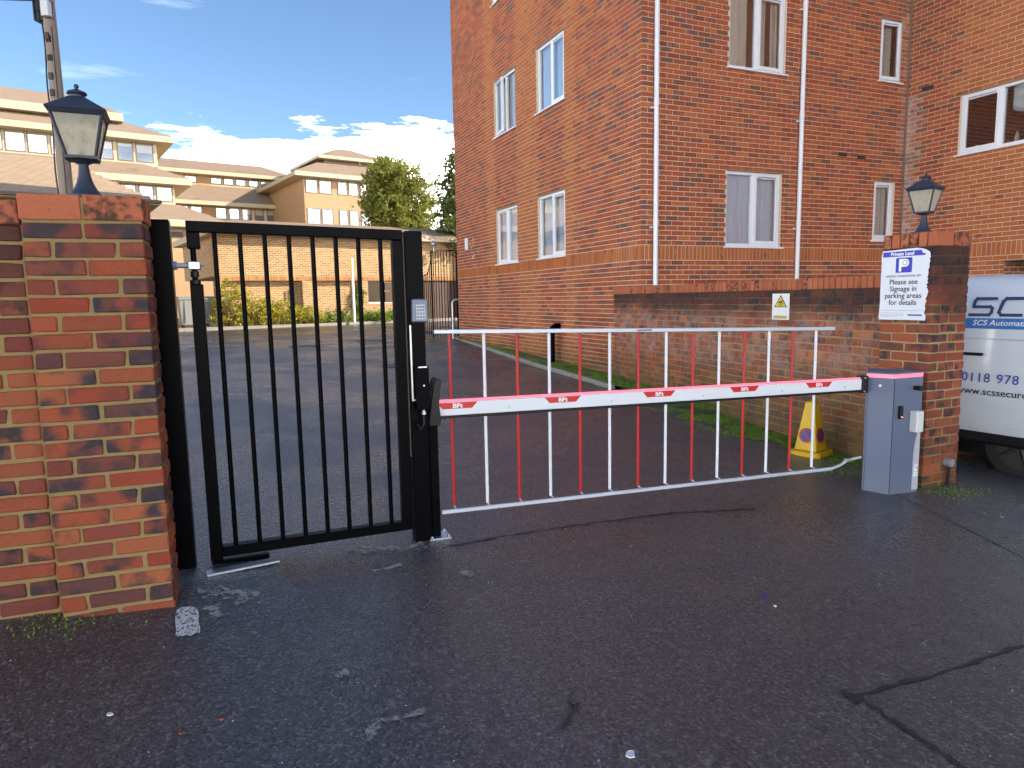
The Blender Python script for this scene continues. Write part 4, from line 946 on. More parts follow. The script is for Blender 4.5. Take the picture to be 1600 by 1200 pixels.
# kerbed verge along the flats, moss -------------------------------------------------------------
VK = [gp(712, 529), gp(760, 545), gp(835, 571), gp(900, 590), gp(962, 609)]
VK = [Vector((p.x, p.y, 0)) for p in VK]; VI = []
for p in VK:
    t = (p-CC).dot(LD); VI.append(CC+LD*t-RD*.006)
VK.append(Vector((2.30, 8.15, 0))); VI.append(WA+wd_*3.1-Vector((.02, 0, 0))); 
def gg(p, d): return (p.x, p.y, gz(p.x, p.y)+d)
mb = MB(); n = len(VK); mb.add([gg(p, .062 if i < n-1 else .01) for i, p in enumerate(VK)]+[gg(p, .085 if i < n-1 else .02) for i, p in enumerate(VI)], [(i, i+1, n+i+1, n+i) for i in range(n-1)])
o = mb.build('verge', M_verge, None); tag(o, 'mossy strip of soil between kerb and red brick flats', None, None, 'structure')
for i in range(n-2):
    a, b = VK[i], VK[i+1]; d = b-a; m_ = max(1, round(d.length/.9)); 
    for k in range(m_):
        p = a.lerp(b, k/m_); q = a.lerp(b, (k+1)/m_-.012); dd = (q-p).normalized(); nn = Vector((dd.y, -dd.x, 0))*-1
        if nn.dot(-RD) < 0: nn = -nn
        mbk = MB(); vs = [gg(p, -.05), gg(q, -.05), gg(q+nn*.06, -.05), gg(p+nn*.06, -.05), gg(p, .072), gg(q, .072), gg(q+nn*.055, .068), gg(p+nn*.055, .068)]
        mbk.add(vs, [(3, 2, 1, 0), (4, 5, 6, 7), (0, 1, 5, 4), (1, 2, 6, 5), (2, 3, 7, 6), (3, 0, 4, 7)]); mbk.build('kerb_stone', M_concrete, o)
mb = MB(); rr = random.Random(11)
def blade(mb, p, h_, w_, rr):
    a = rr.uniform(0, 6.28); d = Vector((math.cos(a), math.sin(a), 0)); t = Vector((rr.uniform(-1, 1), rr.uniform(-1, 1), 0))*h_*.7
    mb.add([p-d*w_, p+d*w_, p+t+Vector((0, 0, h_))], [(0, 1, 2)], rr.random()+.001)
for i in range(15000):
    s = rr.random(); k = min(int(s*(n-1)), n-2); f = rr.random(); a = VK[k].lerp(VK[k+1], f); b = VI[k].lerp(VI[k+1], f); t = rr.random()**.8; p = a.lerp(b, t)
    if noise.noise(Vector((p.x*2.2, p.y*2.2, 0))) < -.18: continue
    blade(mb, Vector(gg(p, .07)), rr.uniform(.008, .03), rr.uniform(.004, .010), rr)
for i in range(42000):                                              # moss creeping out along the foot of the side wall
    s = rr.uniform(.0, WL); p = WA+wd_*s; nrm = Vector((wd_.y, -wd_.x, 0)); wdt = .52 if s < 4.4 else .52*max(.15, (5.6-s)/1.2)
    t = abs(rr.gauss(0, .5))*wdt+.012; p = p+nrm*t
    if noise.noise(Vector((p.x*2.6, p.y*2.6, 3))) < -.12+.5*max(0, t-.1): continue
    blade(mb, Vector(gg(p, -.002)), rr.uniform(.008, .026), rr.uniform(.004, .011), rr)
for i in range(1500):                                               # tufts at pillar and cabinet feet
    c_ = rr.choice(((3.5, 5.22), (2.95, 5.62), (2.78, 5.9), (-2.0, 2.86), (3.3, 5.15), (2.62, 5.7))); p = Vector((c_[0]+rr.gauss(0, .13), c_[1]+rr.gauss(0, .09), 0)); blade(mb, Vector(gg(p, -.002)), rr.uniform(.005, .016), rr.uniform(.003, .007), rr)
km = NT('moss_carpet'); cmm = km.mix(km.noise(30, 5, .7), (.09, .16, .02), (.27, .40, .05)); km.set('Base Color', cmm); km.set('Roughness', .95); km.bump(km.noise(70, 5, .7), 1., .02)
trm = km.n('ShaderNodeBsdfTransparent'); mxm = km.n('ShaderNodeMixShader'); km.l(km.sstep(km.noise(5.5, 8, .72), .40, .50), mxm.inputs[0]); km.l(trm.outputs[0], mxm.inputs[1]); km.l(km.p.outputs[0], mxm.inputs[2]); km.l(mxm.outputs[0], km.o.inputs[0])
nrm = Vector((wd_.y, -wd_.x, 0)); q = [WA+wd_*(WL*t)+nrm*.17 for t in (0, .2, .4, .6, .8, .97)]
ribbon('moss_carpet', q, .36, km.m, .005, .25, 6); ribbon('moss_carpet', [q[2]+nrm*.12, q[4]+nrm*.16], .30, km.m, .007, .3, 10)
tag(mb.build('moss', M_moss), 'bright green moss and grass along the foot of the walls', 'moss', None, 'stuff')

# traffic cone ---------------------------------------------------------------------------------------
pc = Vector((2.80, 6.30, 0)); gc = gz(pc.x, pc.y); FC3 = frame((pc.x, pc.y, gc), R(40))
cn = thing('no_waiting_cone', 'yellow four sided no-waiting cone with blue roundels by the side wall', 'cone', FC3)
mb = MB(FC3); b = .155; mb.prism([(-b+.03, -b), (b-.03, -b), (b, -b+.03), (b, b-.03), (b-.03, b), (-b+.03, b), (-b, b-.03), (-b, -b+.03)], -.006, .045); mb.build('cone_base', M_cone, cn, bevel=.01, seg=2)
mb = MB(FC3); q0, q1 = .108, .045; mb.prism([(-q0, -q0), (q0, -q0), (q0, q0), (-q0, q0)], .0452, .50, [(-q1, -q1), (q1, -q1), (q1, q1), (-q1, q1)]); cbod = mb.build('cone_body', M_cone, cn, bevel=.012, seg=2)
sl_ = math.atan((q0-q1)/.455)
for k in range(4):
    Mr = FC3 @ Matrix.Rotation(R(90)*k, 4, 'Z') @ Matrix.Translation((0, -(q0-(.19-.045)/.455*(q0-q1)), .19)) @ Matrix.Rotation(-sl_, 4, 'X') @ Matrix.Rotation(R(90), 4, 'X')
    mb = MB(Mr); mb.lathe([(.070, .001), (.070, .003)], n=24); rd_ = mb.build('roundel_rim', M_conered, cn)
    mb = MB(Mr); mb.lathe([(.054, .0031), (.054, .0042)], n=24); mb.build('roundel_disc', M_coneblue, rd_)
    mb = MB(Mr @ Matrix.Rotation(R(45), 4, 'Z')); mb.box((-.009, -.054, .0043), (.009, .054, .005)); mb.build('roundel_bar', M_conered, rd_)

# van -------------------------------------------------------------------------------------------------
va = Vector((.487, -.873, 0)).normalized(); vn = Vector((.873, .487, 0)).normalized()   # va towards the front (near), vn across
V0 = Vector((3.76, 6.50, 0)); gv = gz(5, 4.6)
FV = Matrix((va, vn, Vector((0, 0, 1)))).transposed().to_4x4(); FV.translation = Vector((V0.x, V0.y, gv))
vn_ = thing('van', 'white company van with blue lettering parked beyond the sign pillar', 'van', FV @ Matrix.Translation((2.4, .95, 0)))
Wv = 1.92; Lv = 4.9; zs_ = .40
def vsec(x, top, inset_, nose=0):                                    # half section ring (y,z) from sill up over the roof to the other sill
    s = [(inset_+.03, zs_), (inset_, zs_+.08), (inset_-.012, .85), (inset_, 1.12), (inset_+.035, 1.45), (inset_+.09, top-.12), (inset_+.16, top-.04), (inset_+.30, top)]
    ring = [(x, y, z) for y, z in s]+[(x, Wv-y, z) for y, z in reversed(s)]
    return ring
secs = [vsec(0.03, 1.70, .06), vsec(.0, 1.72, .04), vsec(.10, 1.765, .012), vsec(.4, 1.775, .012), vsec(3.2, 1.775, .012), vsec(3.75, 1.72, .012)]
secs += [[(x, y, min(z, zt2)) for (x, y, z) in vsec(x, 1.72, ins)] for x, zt2, ins in ((4.15, 1.30, .02), (4.6, 1.12, .05), (4.85, .98, .10), (4.9, .80, .14))]
mb = MB(FV); k = len(secs[0]); vs = [p for s in secs for p in s]
fs = [(i*k+j, i*k+j+1, (i+1)*k+j+1, (i+1)*k+j) for i in range(len(secs)-1) for j in range(k-1)]+[tuple(range(k)), tuple(range((len(secs)-1)*k+k-1, (len(secs)-1)*k-1, -1))]
fs += [((i+1)*k, i*k, i*k+k-1, (i+1)*k+k-1) for i in range(len(secs)-1)]
mb.add(vs, fs); vb = mb.build('body', M_van, vn_, smooth=True)
bm_ = bmesh.new(); bm_.from_mesh(vb.data); bmesh.ops.recalc_face_normals(bm_, faces=bm_.faces); bm_.to_mesh(vb.data); bm_.free()
mb = MB(FV); mb.box((.0, .02, zs_-.10), (4.85, Wv-.02, zs_-.002)); mb.build('lower_trim', M_blackplas, vn_, bevel=.03, seg=2)
mb = MB(FV); mb.box((.2, .30, .14), (4.6, Wv-.3, zs_-.101)); mb.build('underbody', M_blackplas, vn_)
for x in (.98, 3.98):
    for y in ((.12, Wv-.32) if x < 2 else (-.03, Wv-.17)):
        gw = -.02
        mb = MB(FV); mb.tube([(x, y, .315), (x, y+.03, .315), (x, y+.17, .315), (x, y+.2, .315)], [.295, .325, .325, .295], 32); wh = mb.build('wheel', M_tyre, vn_, smooth=True)
        yy = y-.004 if y < 1 else y+.204
        sgn = -1 if y < 1 else 1
        mb = MB(FV); mb.tube([(x, yy-.006*sgn, .315), (x, yy+.004*sgn, .315)], .215, 28)
        rm = mb.build('rim', M_rim, wh)
        mb = MB(FV); mb.tube([(x, yy+.004*sgn, .315), (x, yy+.007*sgn, .315)], .17, 28); mb.build('rim_recess', M_dark, rm)
        mb = MB(FV)
        for q in range(5):
            t = q*2*math.pi/5; mb.tube([(x+.03*math.cos(t), yy+.012*sgn, .315+.03*math.sin(t)), (x+.19*math.cos(t), yy+.012*sgn, .315+.19*math.sin(t))], .022, 6)
        mb.build('spokes', M_rim, rm)
for yy_ in (-.006, Wv-.004):
    ring = [(3.98+.385*math.cos(R(a)), .33+.385*math.sin(R(a))) for a in range(0, 181, 12)]
    mb = MB(FV); mb.slab(ring, yy_, yy_+.01); mb.build('wheel_arch', M_blackplas, vn_)
def vside(x0, z0, x1, z1, nm, mat, par=None, dy=.004, th=.002):
    mb = MB(FV); q = [(x0, z0), (x1, z0), (x1, z1), (x0, z1)]; fy = lambda z: (.012-.012*(z-.48)/.37 if z < .85 else (0.012*(z-.85)/.27 if z < 1.12 else .012+.035*(z-1.12)/.33))
    mb.add([(x, fy(z)-dy, z) for x, z in q]+[(x, fy(z)-dy+th, z) for x, z in q], [(0, 1, 2, 3), (7, 6, 5, 4), (0, 4, 5, 1), (1, 5, 6, 2), (2, 6, 7, 3), (3, 7, 4, 0)]); return mb.build(nm, mat, par or vn_)
def vtxt(nm, s, size, x, z, mat, **kw):
    M_ = FV @ Matrix.Translation((x, (.012-.012*(z-.48)/.37 if z < .85 else (0.012*(z-.85)/.27 if z < 1.12 else .012+.035*(z-1.12)/.33))-.0065, z)) @ Matrix.Rotation(R(90-(6 if z > 1.12 else 1 if z > .85 else -2)), 4, 'X')
    return text(nm, s, size, M_, mat, vn_, align='LEFT', **kw)
def vx(u, v):                                                        # pixel on the van's near side -> x,z
    p = onplane(u, v, V0, vn); q = FV.inverted() @ p; return q.x, q.z
xl, zl = vx(1513, 492); xr, zr = vx(1600, 500)
# three letter logo out of bars
def bar(pts, w_, nm, mat):
    fy = lambda z: .012+.035*max(0, z-1.12)/.33
    mb = MB(FV)
    for i in range(len(pts)-1):
        a = Vector((pts[i][0], 0, pts[i][1])); b = Vector((pts[i+1][0], 0, pts[i+1][1])); d = (b-a).normalized(); nn = Vector((-d.z, 0, d.x))*w_/2; a2 = a-d*w_*.45; b2 = b+d*w_*.45
        q = [a2-nn, b2-nn, b2+nn, a2+nn]; mb.add([(p.x, fy(p.z)-.0045-.0004*(i % 2), p.z) for p in q], [(0, 1, 2, 3)])
    return mb.build(nm, mat, vn_)
lz0, lz1 = zl+.0, zl+.14; lw = .17; sk = .02
for i, ch_ in enumerate('SCS'):
    x = xl+i*(lw+.05); zmid = (lz0+lz1)/2
    if ch_ == 'S': pts = [(x+lw+sk, lz1), (x+.02+sk, lz1), (x+.005+sk, lz1-.02), (x+.005+sk*.6, zmid+.01), (x+.02, zmid), (x+lw-.02, zmid), (x+lw-.004, zmid-.012), (x+lw-.008, lz0+.02), (x+lw-.025, lz0), (x-.01, lz0)]
    else: pts = [(x+lw+sk, lz1), (x+.03+sk, lz1), (x+.008+sk, lz1-.025), (x, lz0+.025), (x+.02, lz0), (x+lw, lz0)]
    bar(pts, .026, 'logo_letter', M_navy)
x2, z2 = vx(1509, 513); x3, z3 = vx(1509, 497)
vside(x2-.06, z2, x2+1.6, z3, 'blue_stripe', M_blue, dy=.0035)
x2, z2 = vx(1516, 508); vtxt('stripe_lettering', 'SCS Automation', .066, x2, z2, M_whitevinyl, bold=.0008, shear=.2, sx=1.08)
x2, z2 = vx(1504, 594); x7, z7 = vx(1554, 604); 
adv = .0600
for i_, ch_ in enumerate('0118 978 3'):
    if ch_ != ' ': vtxt('phone_digit', ch_, .112, x2-.01+i_*adv-(.02 if i_ > 3 else 0)-(.02 if i_ > 7 else 0), z2, M_txtblue, shear=.05)

x2, z2 = vx(1500, 613); vtxt('web_lettering', 'www.scssecure', .085, x2-.03, z2, M_txtblack, bold=.0005, sx=1.05)
x2, z2 = vx(1522, 553)
mb = MB(FV); mb.box((x2-.11, -.028, z2-.012), (x2+.08, -.004, z2+.014)); mb.build('door_handle', M_blackplas, vn_, bevel=.009, seg=2)
x5, z5 = vx(1520, 529); vside(x5-.2, z5-.004, x5+2.4, z5+.003, 'swage_line', M_steelgrey, dy=.0015, th=.0014)
for xx in (2.35, 3.5): vside(xx, .44, xx+.006, 1.44, 'door_seam', M_blackplas, dy=.0012, th=.001)
mb = MB(FV); mb.add([(2.45, .016, 1.16), (3.35, .016, 1.16), (3.62, .016, 1.18), (3.30, .05, 1.50), (2.45, .05, 1.50)], [(0, 1, 2, 3, 4)]); mb.build('side_window', M_blackplas, vn_)
mb = MB(FV); mb.add([(4.19, .12, 1.305), (4.19, Wv-.12, 1.305), (3.80, Wv-.22, 1.70), (3.80, .22, 1.70)], [(0, 1, 2, 3)]); mb.build('windscreen', M_blackplas, vn_)
for y in (.03, Wv-.15): 
    mb = MB(FV); mb.box((-.012, y, .9), (.02, y+.12, 1.3)); mb.build('tail_light', M_lensred, vn_, bevel=.01)
    mb = MB(FV); mb.box((4.70, y+.05, .82), (4.84, y+.2, .97)); mb.build('headlight', M_glassfar, vn_)
mb = MB(FV); mb.box((-.07, .08, .36), (.05, Wv-.08, .52)); mb.build('rear_bumper', M_blackplas, vn_, bevel=.03, seg=2)

# utility pole ----------------------------------------------------------------------------------------------
pb_ = yat(103, 290, 11.5); gp0 = gz(pb_.x, 11.5)
FP = frame((pb_.x, 11.5, 0), 0)
up_ = thing('utility_pole', 'weathered wooden utility pole with grey junction box near its top', 'pole', frame((pb_.x, 11.5, gp0), 0))
mb = MB(FP); mb.tube([(0, 0, gp0-.05), (0, 0, 4), (0, 0, 7.6), (.0, 0, 8.4)], [.115, .10, .085, .08], 16); mb.build('pole_shaft', M_wood, up_, smooth=True)
zt3 = yat(77, 18, 11.5).z
mb = MB(FP); mb.box((-.03, -.17, zt3-.13), (.10, -.08, zt3+.16)); jb = mb.build('junction_box', M_steelgrey, up_, bevel=.01)
mb = MB(FP); mb.tube([(.09, -.15, zt3+.14), (.16, -.15, zt3+.05), (.13, -.13, zt3-.1)], .008, 6); mb.build('box_cable', M_blackplas, jb)
mb = MB(FP); mb.box((-.16, -.06, zt3-.18), (-.13, .04, zt3+.25)); mb.box((-.215, -.06, zt3-.15), (-.195, .04, zt3+.18)); 
for q in (-.15, 0, .15): mb.box((-.2, -.05, zt3+q), (-.07, .03, zt3+q+.02))
mb.build('cable_bracket', M_blackplas, up_)
mb = MB(FP); mb.tube([(-.2, 0, zt3+.17), (-1.6, .3, zt3+.35), (-4.5, .8, zt3+.95), (-9, 1.6, zt3+2.4)], .012, 6); mb.build('overhead_wire', M_blackplas, up_)
mb = MB(FP); q = []
for i in range(24):
    t = i/23; q.append((-.095-.02*t+.012*math.sin(t*21), -.05, zt3-.2-(zt3-.2-gp0-1.2)*t))
mb.tube(q, .012, 6); mb.build('pole_cable', M_blackplas, up_)
mb = MB(FP); q = [(.06, -.07-.003*i, zt3-.25-i*.28+.03*math.sin(i*2)) for i in range(14)]; mb.tube(q, .007, 6); mb.build('pole_cable', M_blackplas, up_)
for dz in (-.40, -.68): 
    mb = MB(FP); mb.box((-.03, -.105, zt3+dz-.09), (.04, -.08, zt3+dz)); mb.build('pole_plate', M_blackplas, up_)
for v in (60, 122, 148, 182):
    z_ = yat(82, v, 11.5).z; mb = MB(FP); mb.box((-.035, -.125, z_-.05), (.025, -.08, z_+.05)); mb.build('step_bracket', M_bark, up_)

# ------------------------------------------------------------------ far side: low yellow brick building
TH = R(35); FD = Vector((math.cos(TH), math.sin(TH), 0)); FN = Vector((-math.sin(TH), math.cos(TH), 0))
def sd(u, v, D):                                                        # pixel -> (s, z) on a plane at distance D behind
    p = onplane(u, v, FN*D, FN); return p.dot(FD), p.z
FF = frame((0, 0, 0), TH)                                               # x = s, y = D
p0 = yat(450, 440, 29.3); DF = p0.dot(FN)
sL = sd(338, 400, DF)[0]; sR = sL+24
zs0, zs1 = sd(440, 438.5, DF)[1], sd(440, 431.5, DF)[1]
ze = sd(450, 369, DF-.55)[1]
lo = thing('low_building', 'low yellow brick building with bricked-up bays under a brown tiled roof', 'building', FF @ Matrix.Translation(((sL+sR)/2, DF+4, .5)))
pil = [(sd(338, 470, DF)[0], sd(364, 470, DF)[0])]
# wall above the soldier course, piers and recessed bays below
mb = MB(FF); mb.box((sL, DF, zs1), (sR, DF+7, ze+.15)); mb.build('upper_wall', M_yellowbrick, lo)
mb = MB(FF); x = sL; k = 0
while x < sR-.08: mb.box((x, DF-.012, zs0), (x+.066, DF+.2, zs1-.006), rng.random()+.001); x += .0765
tag(mb.build('soldier_course', M_browsoldier, lo), None, None, None, 'stuff')
mb = MB(FF); mb.box((sL+.004, DF-.002, zs0+.003), (sR, DF+.25, zs1-.001)); mb.build('soldier_mortar', M_mortar, lo)
edges = [(338, 349), (474, 491), (564, 576), (620, 660)]
piers = [(sd(a, 470, DF)[0], sd(b, 470, DF)[0]) for a, b in edges]; piers[0] = (sL, piers[0][1])
for a, b in piers: mb = MB(FF); mb.box((a, DF+.001, .2), (b, DF+.5, zs0-.003)); mb.build('brick_pier', M_yellowbrick, lo)
for a, b in ((piers[0][1], piers[1][0]), (piers[1][1], piers[2][0])): mb = MB(FF); mb.box((a, DF+.32, .2), (b, DF+.5, zs0-.003)); mb.build('infill_panel', M_yellowbrick, lo)
a, b = piers[2][1], piers[3][0]
zw0, zw1 = sd(590, 474, DF)[1], sd(590, 443, DF)[1]
mb = MB(FF); mb.box((a, DF+.1, .2), (b, DF+.5, zw0)); mb.build('infill_panel', M_palebrick, lo)
mb = MB(FF); mb.box((a+.02, DF+.2, zw0+.002), (b, DF+.4, zs0-.004)); mb.build('window_back', M_blind, lo)
sx1 = sd(601, 460, DF)[0]
mb = MB(FF); mb.box((sx1-.03, DF+.1, zw0), (sx1+.03, DF+.22, zs0-.01)); mb.box((a, DF+.1, zw0), (b, DF+.22, zw0+.06)); fr_ = mb.build('window', M_whitevinyl, lo)
mb = MB(FF); mb.quad((a, DF+.17, zw0+.06), (sx1, DF+.17, zw0+.06), (sx1, DF+.17, zs0-.01), (a, DF+.17, zs0-.01)); mb.build('pane', M_glassfar, fr_)
mb = MB(FF); mb.box((sx1+.06, DF+.06, zw0+.05), (b-.02, DF+.18, zs0-.5)); mb.box((sx1+.06, DF+.06, zs0-.42), (b-.02, DF+.18, zs0-.1)); mb.build('shutter_panel', M_browndoor, lo)
# garage door at right with timber boards
s0g = piers[3][1]; s1g = sd(712, 470, DF)[0]+1.2
nb = 22
for i in range(nb):
    w_ = (s1g-s0g)/nb; mb = MB(FF); mb.box((s0g+i*w_+.008, DF+.10+.01*(i % 2), .6), (s0g+(i+1)*w_, DF+.16, zs0-.006)); mb.build('door_board', M_browndoor, lo)
mb = MB(FF); mb.box((s0g, DF+.17, .3), (s1g, DF+.3, zs0-.005)); mb.build('door_backing', M_dark, lo)
mb = MB(FF); mb.box((s1g, DF+.001, .2), (sR, DF+.5, zs0-.003)); mb.build('brick_pier', M_yellowbrick, lo)
mb = MB(FF); mb.box((sL-.35, DF-.55, ze), (sR, DF+7.5, ze+.26)); mb.build('fascia', M_cream, lo)
zr_ = sd(560, 352.5, DF+.9)[1]
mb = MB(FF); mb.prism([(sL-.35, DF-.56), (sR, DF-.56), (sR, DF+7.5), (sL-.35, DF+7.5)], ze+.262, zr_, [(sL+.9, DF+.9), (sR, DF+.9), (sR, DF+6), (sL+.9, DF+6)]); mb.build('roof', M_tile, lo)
# left neighbour with hipped tile roof
p = yat(250, 317, 20.2); DG = p.dot(FN); sg, zg = p.dot(FD), p.z
ne = thing('hipped_building', 'building with pale hipped clay tile roof seen over the left wall', 'building', FF @ Matrix.Translation((sg-7, DG+4, .5)))
rp = yat(97, 249, 24.6); sr_, dr_, zr2 = rp.dot(FD), rp.dot(FN), rp.z
mb = MB(FF); mb.box((sg-14, DG+.6, .2), (sg-.6, DG+9, zg+.05)); mb.build('wall', M_palebrick, ne)
mb = MB(FF); mb.box((sg-14.3, DG, zg-.06), (sg, DG+9.6, zg+.0)); mb.build('soffit', M_soffit, ne)
mb = MB(FF); mb.tube([(sg-14.3, DG-.04, zg+.02), (sg+.02, DG-.04, zg+.02), (sg+.02, DG+9, zg+.02)], .055, 8); mb.build('gutter', M_brownframe, ne)
mb = MB(FF); RB = MB(FF)
A_, B_ = Vector((sg-14.3, DG, zg)), Vector((sg, DG, zg)); Cq, Dq = Vector((sr_, dr_, zr2)), Vector((sg-14.3, dr_, zr2)); Eq = Vector((sg, DG+9.6, zg))
mb.add([A_, B_, Cq, Dq, Eq, (sg-14.3, DG+9.6, zg)], [(0, 1, 2, 3), (1, 4, 2), (4, 5, 3, 2), (5, 0, 3), (0, 5, 4, 1)]); mb.build('roof_deck', M_tileedge, ne)
# tiles on the slope that shows: shared tile mesh, rows lapped; the largest 300 are parts
U = (B_-A_).normalized(); S = ((Cq-A_)-U*(Cq-A_).dot(U)); SL = S.length; S.normalize(); Nn = U.cross(S)
tw, th_ = .30, .27
tme = bpy.data.meshes.new('roof_tile'); v_ = [(-tw/2+.006, 0, .002), (tw/2-.006, 0, .002), (tw/2-.006, th_+.06, -.012), (-tw/2+.006, th_+.06, -.012)]
tme.from_pydata(v_+[(x, y, z+.026) for x, y, z in v_], [], [(3, 2, 1, 0), (4, 5, 6, 7), (0, 1, 5, 4), (1, 2, 6, 5), (2, 3, 7, 6), (3, 0, 4, 7)]); tme.materials.append(M_tileedge)
tiles = []; nrow = int(SL/th_)
for r_ in range(nrow):
    xmax = (Cq-A_).dot(U)+((B_-A_).length-(Cq-A_).dot(U))*(1-r_*th_/SL)
    x = xmax-tw/2-(.15 if r_ % 2 else 0)
    while x > 4.5:
        P = A_+U*x+S*(r_*th_)+Nn*.008; tiles.append((r_, x, P)); x -= tw
rest = MB()
Rt = Matrix((U, S, Nn)).transposed().to_4x4()
tl2 = []
for (r_, x, P) in tiles:
    Pw = FF @ P; q = FW.dot(Pw-EYE); u = 800+FPX*RT.dot(Pw-EYE)/q; v = 600-FPX*UP.dot(Pw-EYE)/q; tl2.append(((u < -5 or v > 312), q, P))
tl2.sort(key=lambda t: (t[0], t[1])); 
for i, (hid, q, P) in enumerate(tl2):
    Mt = Rt.copy(); Mt.translation = P
    if i < 300 and not hid:
        o = bpy.data.objects.new('roof_tile', tme); col.objects.link(o); o.parent = ne; o.matrix_basis = WM(ne).inverted() @ FF @ Mt
    else:
        rest.M = FF @ Mt; rest.add([tuple(v.co) for v in tme.vertices], [tuple(p.vertices) for p in tme.polygons])
tag(rest.build('roof_tiling', M_tileedge, ne), None, None, None, 'stuff')

# ------------------------------------------------------------------ stepped office building
of = thing('office_building', 'stepped brown roofed office building with cream fascias and long window rows', 'building', FF @ Matrix.Translation((-2, 60, .5)))
def storey(s0, s1, D, zlo, zhi, f0, f1, over, ztop, setb, depth, wins, wallmat=M_cream, left_hip=False, win_z=None, blind=True, endover=None):
    """wall box, fascia slab, hipped skirt roof and window parts"""
    eo = over if endover is None else endover
    mb = MB(FF); mb.box((s0, D, zlo), (s1, D+depth, zhi)); mb.build('wall', wallmat, of)
    mb = MB(FF); mb.box((s0-(eo if left_hip else 0), D-over, f0), (s1+eo, D+depth, f1)); mb.build('fascia', M_cream, of)
    l0 = s0-(eo if left_hip else 0)
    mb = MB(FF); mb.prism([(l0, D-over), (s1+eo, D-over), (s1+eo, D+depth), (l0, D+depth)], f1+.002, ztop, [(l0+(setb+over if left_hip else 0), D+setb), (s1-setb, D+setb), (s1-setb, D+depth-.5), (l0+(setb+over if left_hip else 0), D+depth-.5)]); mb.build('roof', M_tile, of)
    wz0, wz1 = win_z
    for wi, (a, b) in enumerate(wins):
        mb = MB(FF); t = .06
        mb.box((a, D-.05, wz0), (a+t, D-.005, wz1)); mb.box((b-t, D-.05, wz0), (b, D-.005, wz1)); mb.box((a+t, D-.05, wz0), (b-t, D-.005, wz0+t)); mb.box((a+t, D-.05, wz1-t), (b-t, D-.005, wz1))
        wn = mb.build('window', M_brownframe, of)
        mb = MB(FF); mb.quad((a+t, D-.02, wz0+t), (b-t, D-.02, wz0+t), (b-t, D-.02, wz1-t), (a+t, D-.02, wz1-t)); mb.build('pane', M_glassfar, wn)
        hb2 = wz1-t-(wz1-wz0)*(rng.choice((.3, .5, .55, .95)) if blind else .1)
        mb = MB(FF); mb.quad((a+t, D-.008, hb2), (b-t, D-.008, hb2), (b-t, D-.008, wz1-t), (a+t, D-.008, wz1-t)); mb.build('blind', M_blind, wn)
        mb = MB(FF); mb.quad((a+t, D-.008, wz0+t), (b-t, D-.008, wz0+t), (b-t, D-.008, hb2), (a+t, D-.008, hb2)); mb.build('office_room', M_office, wn)
def pw(D, vm, *prs): return [(sd(a, vm, D)[0], sd(b, vm, D)[0]) for a, b in prs]
def zz(u, v, D): return sd(u, v, D)[1]
DA = 57.; far = sd(-330, 220, DA)[0]
# left wing, from penthouse down
D4 = DA+1.5
storey(far, sd(160, 190, D4)[0], D4, zz(150, 200, D4), zz(160, 184, D4), zz(172, 187, D4-1.2), zz(172, 175, D4-1.2), 1.2, zz(125, 151, D4+1.6), 1.6, 8, [], M_brownframe, win_z=(0, 1))
s3 = sd(246, 250, DA)[0]
storey(far, s3, DA, zz(230, 260, DA), zz(230, 216, DA), zz(257, 222, DA-1), zz(257, 213, DA-1), 1.0, zz(212, 194, DA+1.5), 1.5, 9, pw(DA, 235, (-58, -28), (-25, 5), (9, 41), (44, 76), (80, 112), (116, 147), (150, 177), (183, 208), (212, 239)), win_z=(zz(225, 254, DA), zz(225, 219, DA)))
D2 = DA-1.6; s2 = sd(274, 315, D2)[0]
storey(far, s2, D2, zz(255, 322, D2), zz(255, 284, D2), zz(286, 289, D2-1), zz(286, 279, D2-1), 1.0, zz(247, 258.5, DA), 1.55, 9, pw(D2, 300, (120, 146), (150, 181), (189, 213), (217, 240), (244, 269)), win_z=(zz(250, 315, D2), zz(250, 286, D2)))
D1 = DA-3.2; s1 = sd(330, 400, D1)[0]
storey(far, s1, D1, .3, zz(300, 352, D1), zz(340, 356, D1-1), zz(340, 346, D1-1), 1.0, zz(272, 320, D2), 1.55, 9, pw(D1, 360, (262, 286), (290, 312)), M_palebrick, win_z=(zz(280, 372, D1), zz(280, 350, D1)))
# middle range, set back
DM = 68.; sa, sb_ = sd(215, 280, DM)[0], sd(462, 285, DM)[0]
mbr = M_palebrick
storey(sa, sb_, DM, zz(360, 297, DM), zz(360, 273, DM), zz(360, 275, DM-1), zz(360, 269.5, DM-1), 1.0, zz(360, 256, DM+2.5), 2.5, 9, pw(DM, 283, (288, 307), (329, 346), (349, 365), (368, 384), (388, 403), (407, 422), (425, 441)), M_cream, win_z=(zz(360, 289.5, DM), zz(360, 274.5, DM)), endover=0)
mb = MB(FF); a, b = pw(DM, 283, (308, 328))[0]; mb.box((a, DM-.06, zz(318, 290, DM)), (b, DM-.003, zz(318, 272, DM))); mb.build('brick_panel', M_palebrick, of)
DN = DM-2
storey(sa, sd(468, 330, DN)[0], DN, 8.0, zz(360, 320.5, DN), zz(360, 322, DN-1), zz(360, 316, DN-1), 1.0, zz(360, 292.5, DM-.1), 1.9, 9, pw(DN, 335, (276, 295), (298, 316), (337, 354), (358, 374), (378, 393), (398, 412), (417, 431), (435, 450)), M_cream, win_z=(zz(360, 343, DN), zz(360, 321.5, DN)), endover=0)
mb = MB(FF); a, b = pw(DN, 335, (317, 336))[0]; mb.box((a, DN-.06, zz(325, 346, DN)), (b, DN-.003, zz(325, 320, DN))); mb.build('brick_panel', M_palebrick, of)
mb = MB(FF); mb.box((sa, DN+.02, .3), (sd(468, 330, DN)[0], DN+8, 8.0)); mb.build('wall', M_palebrick, of)
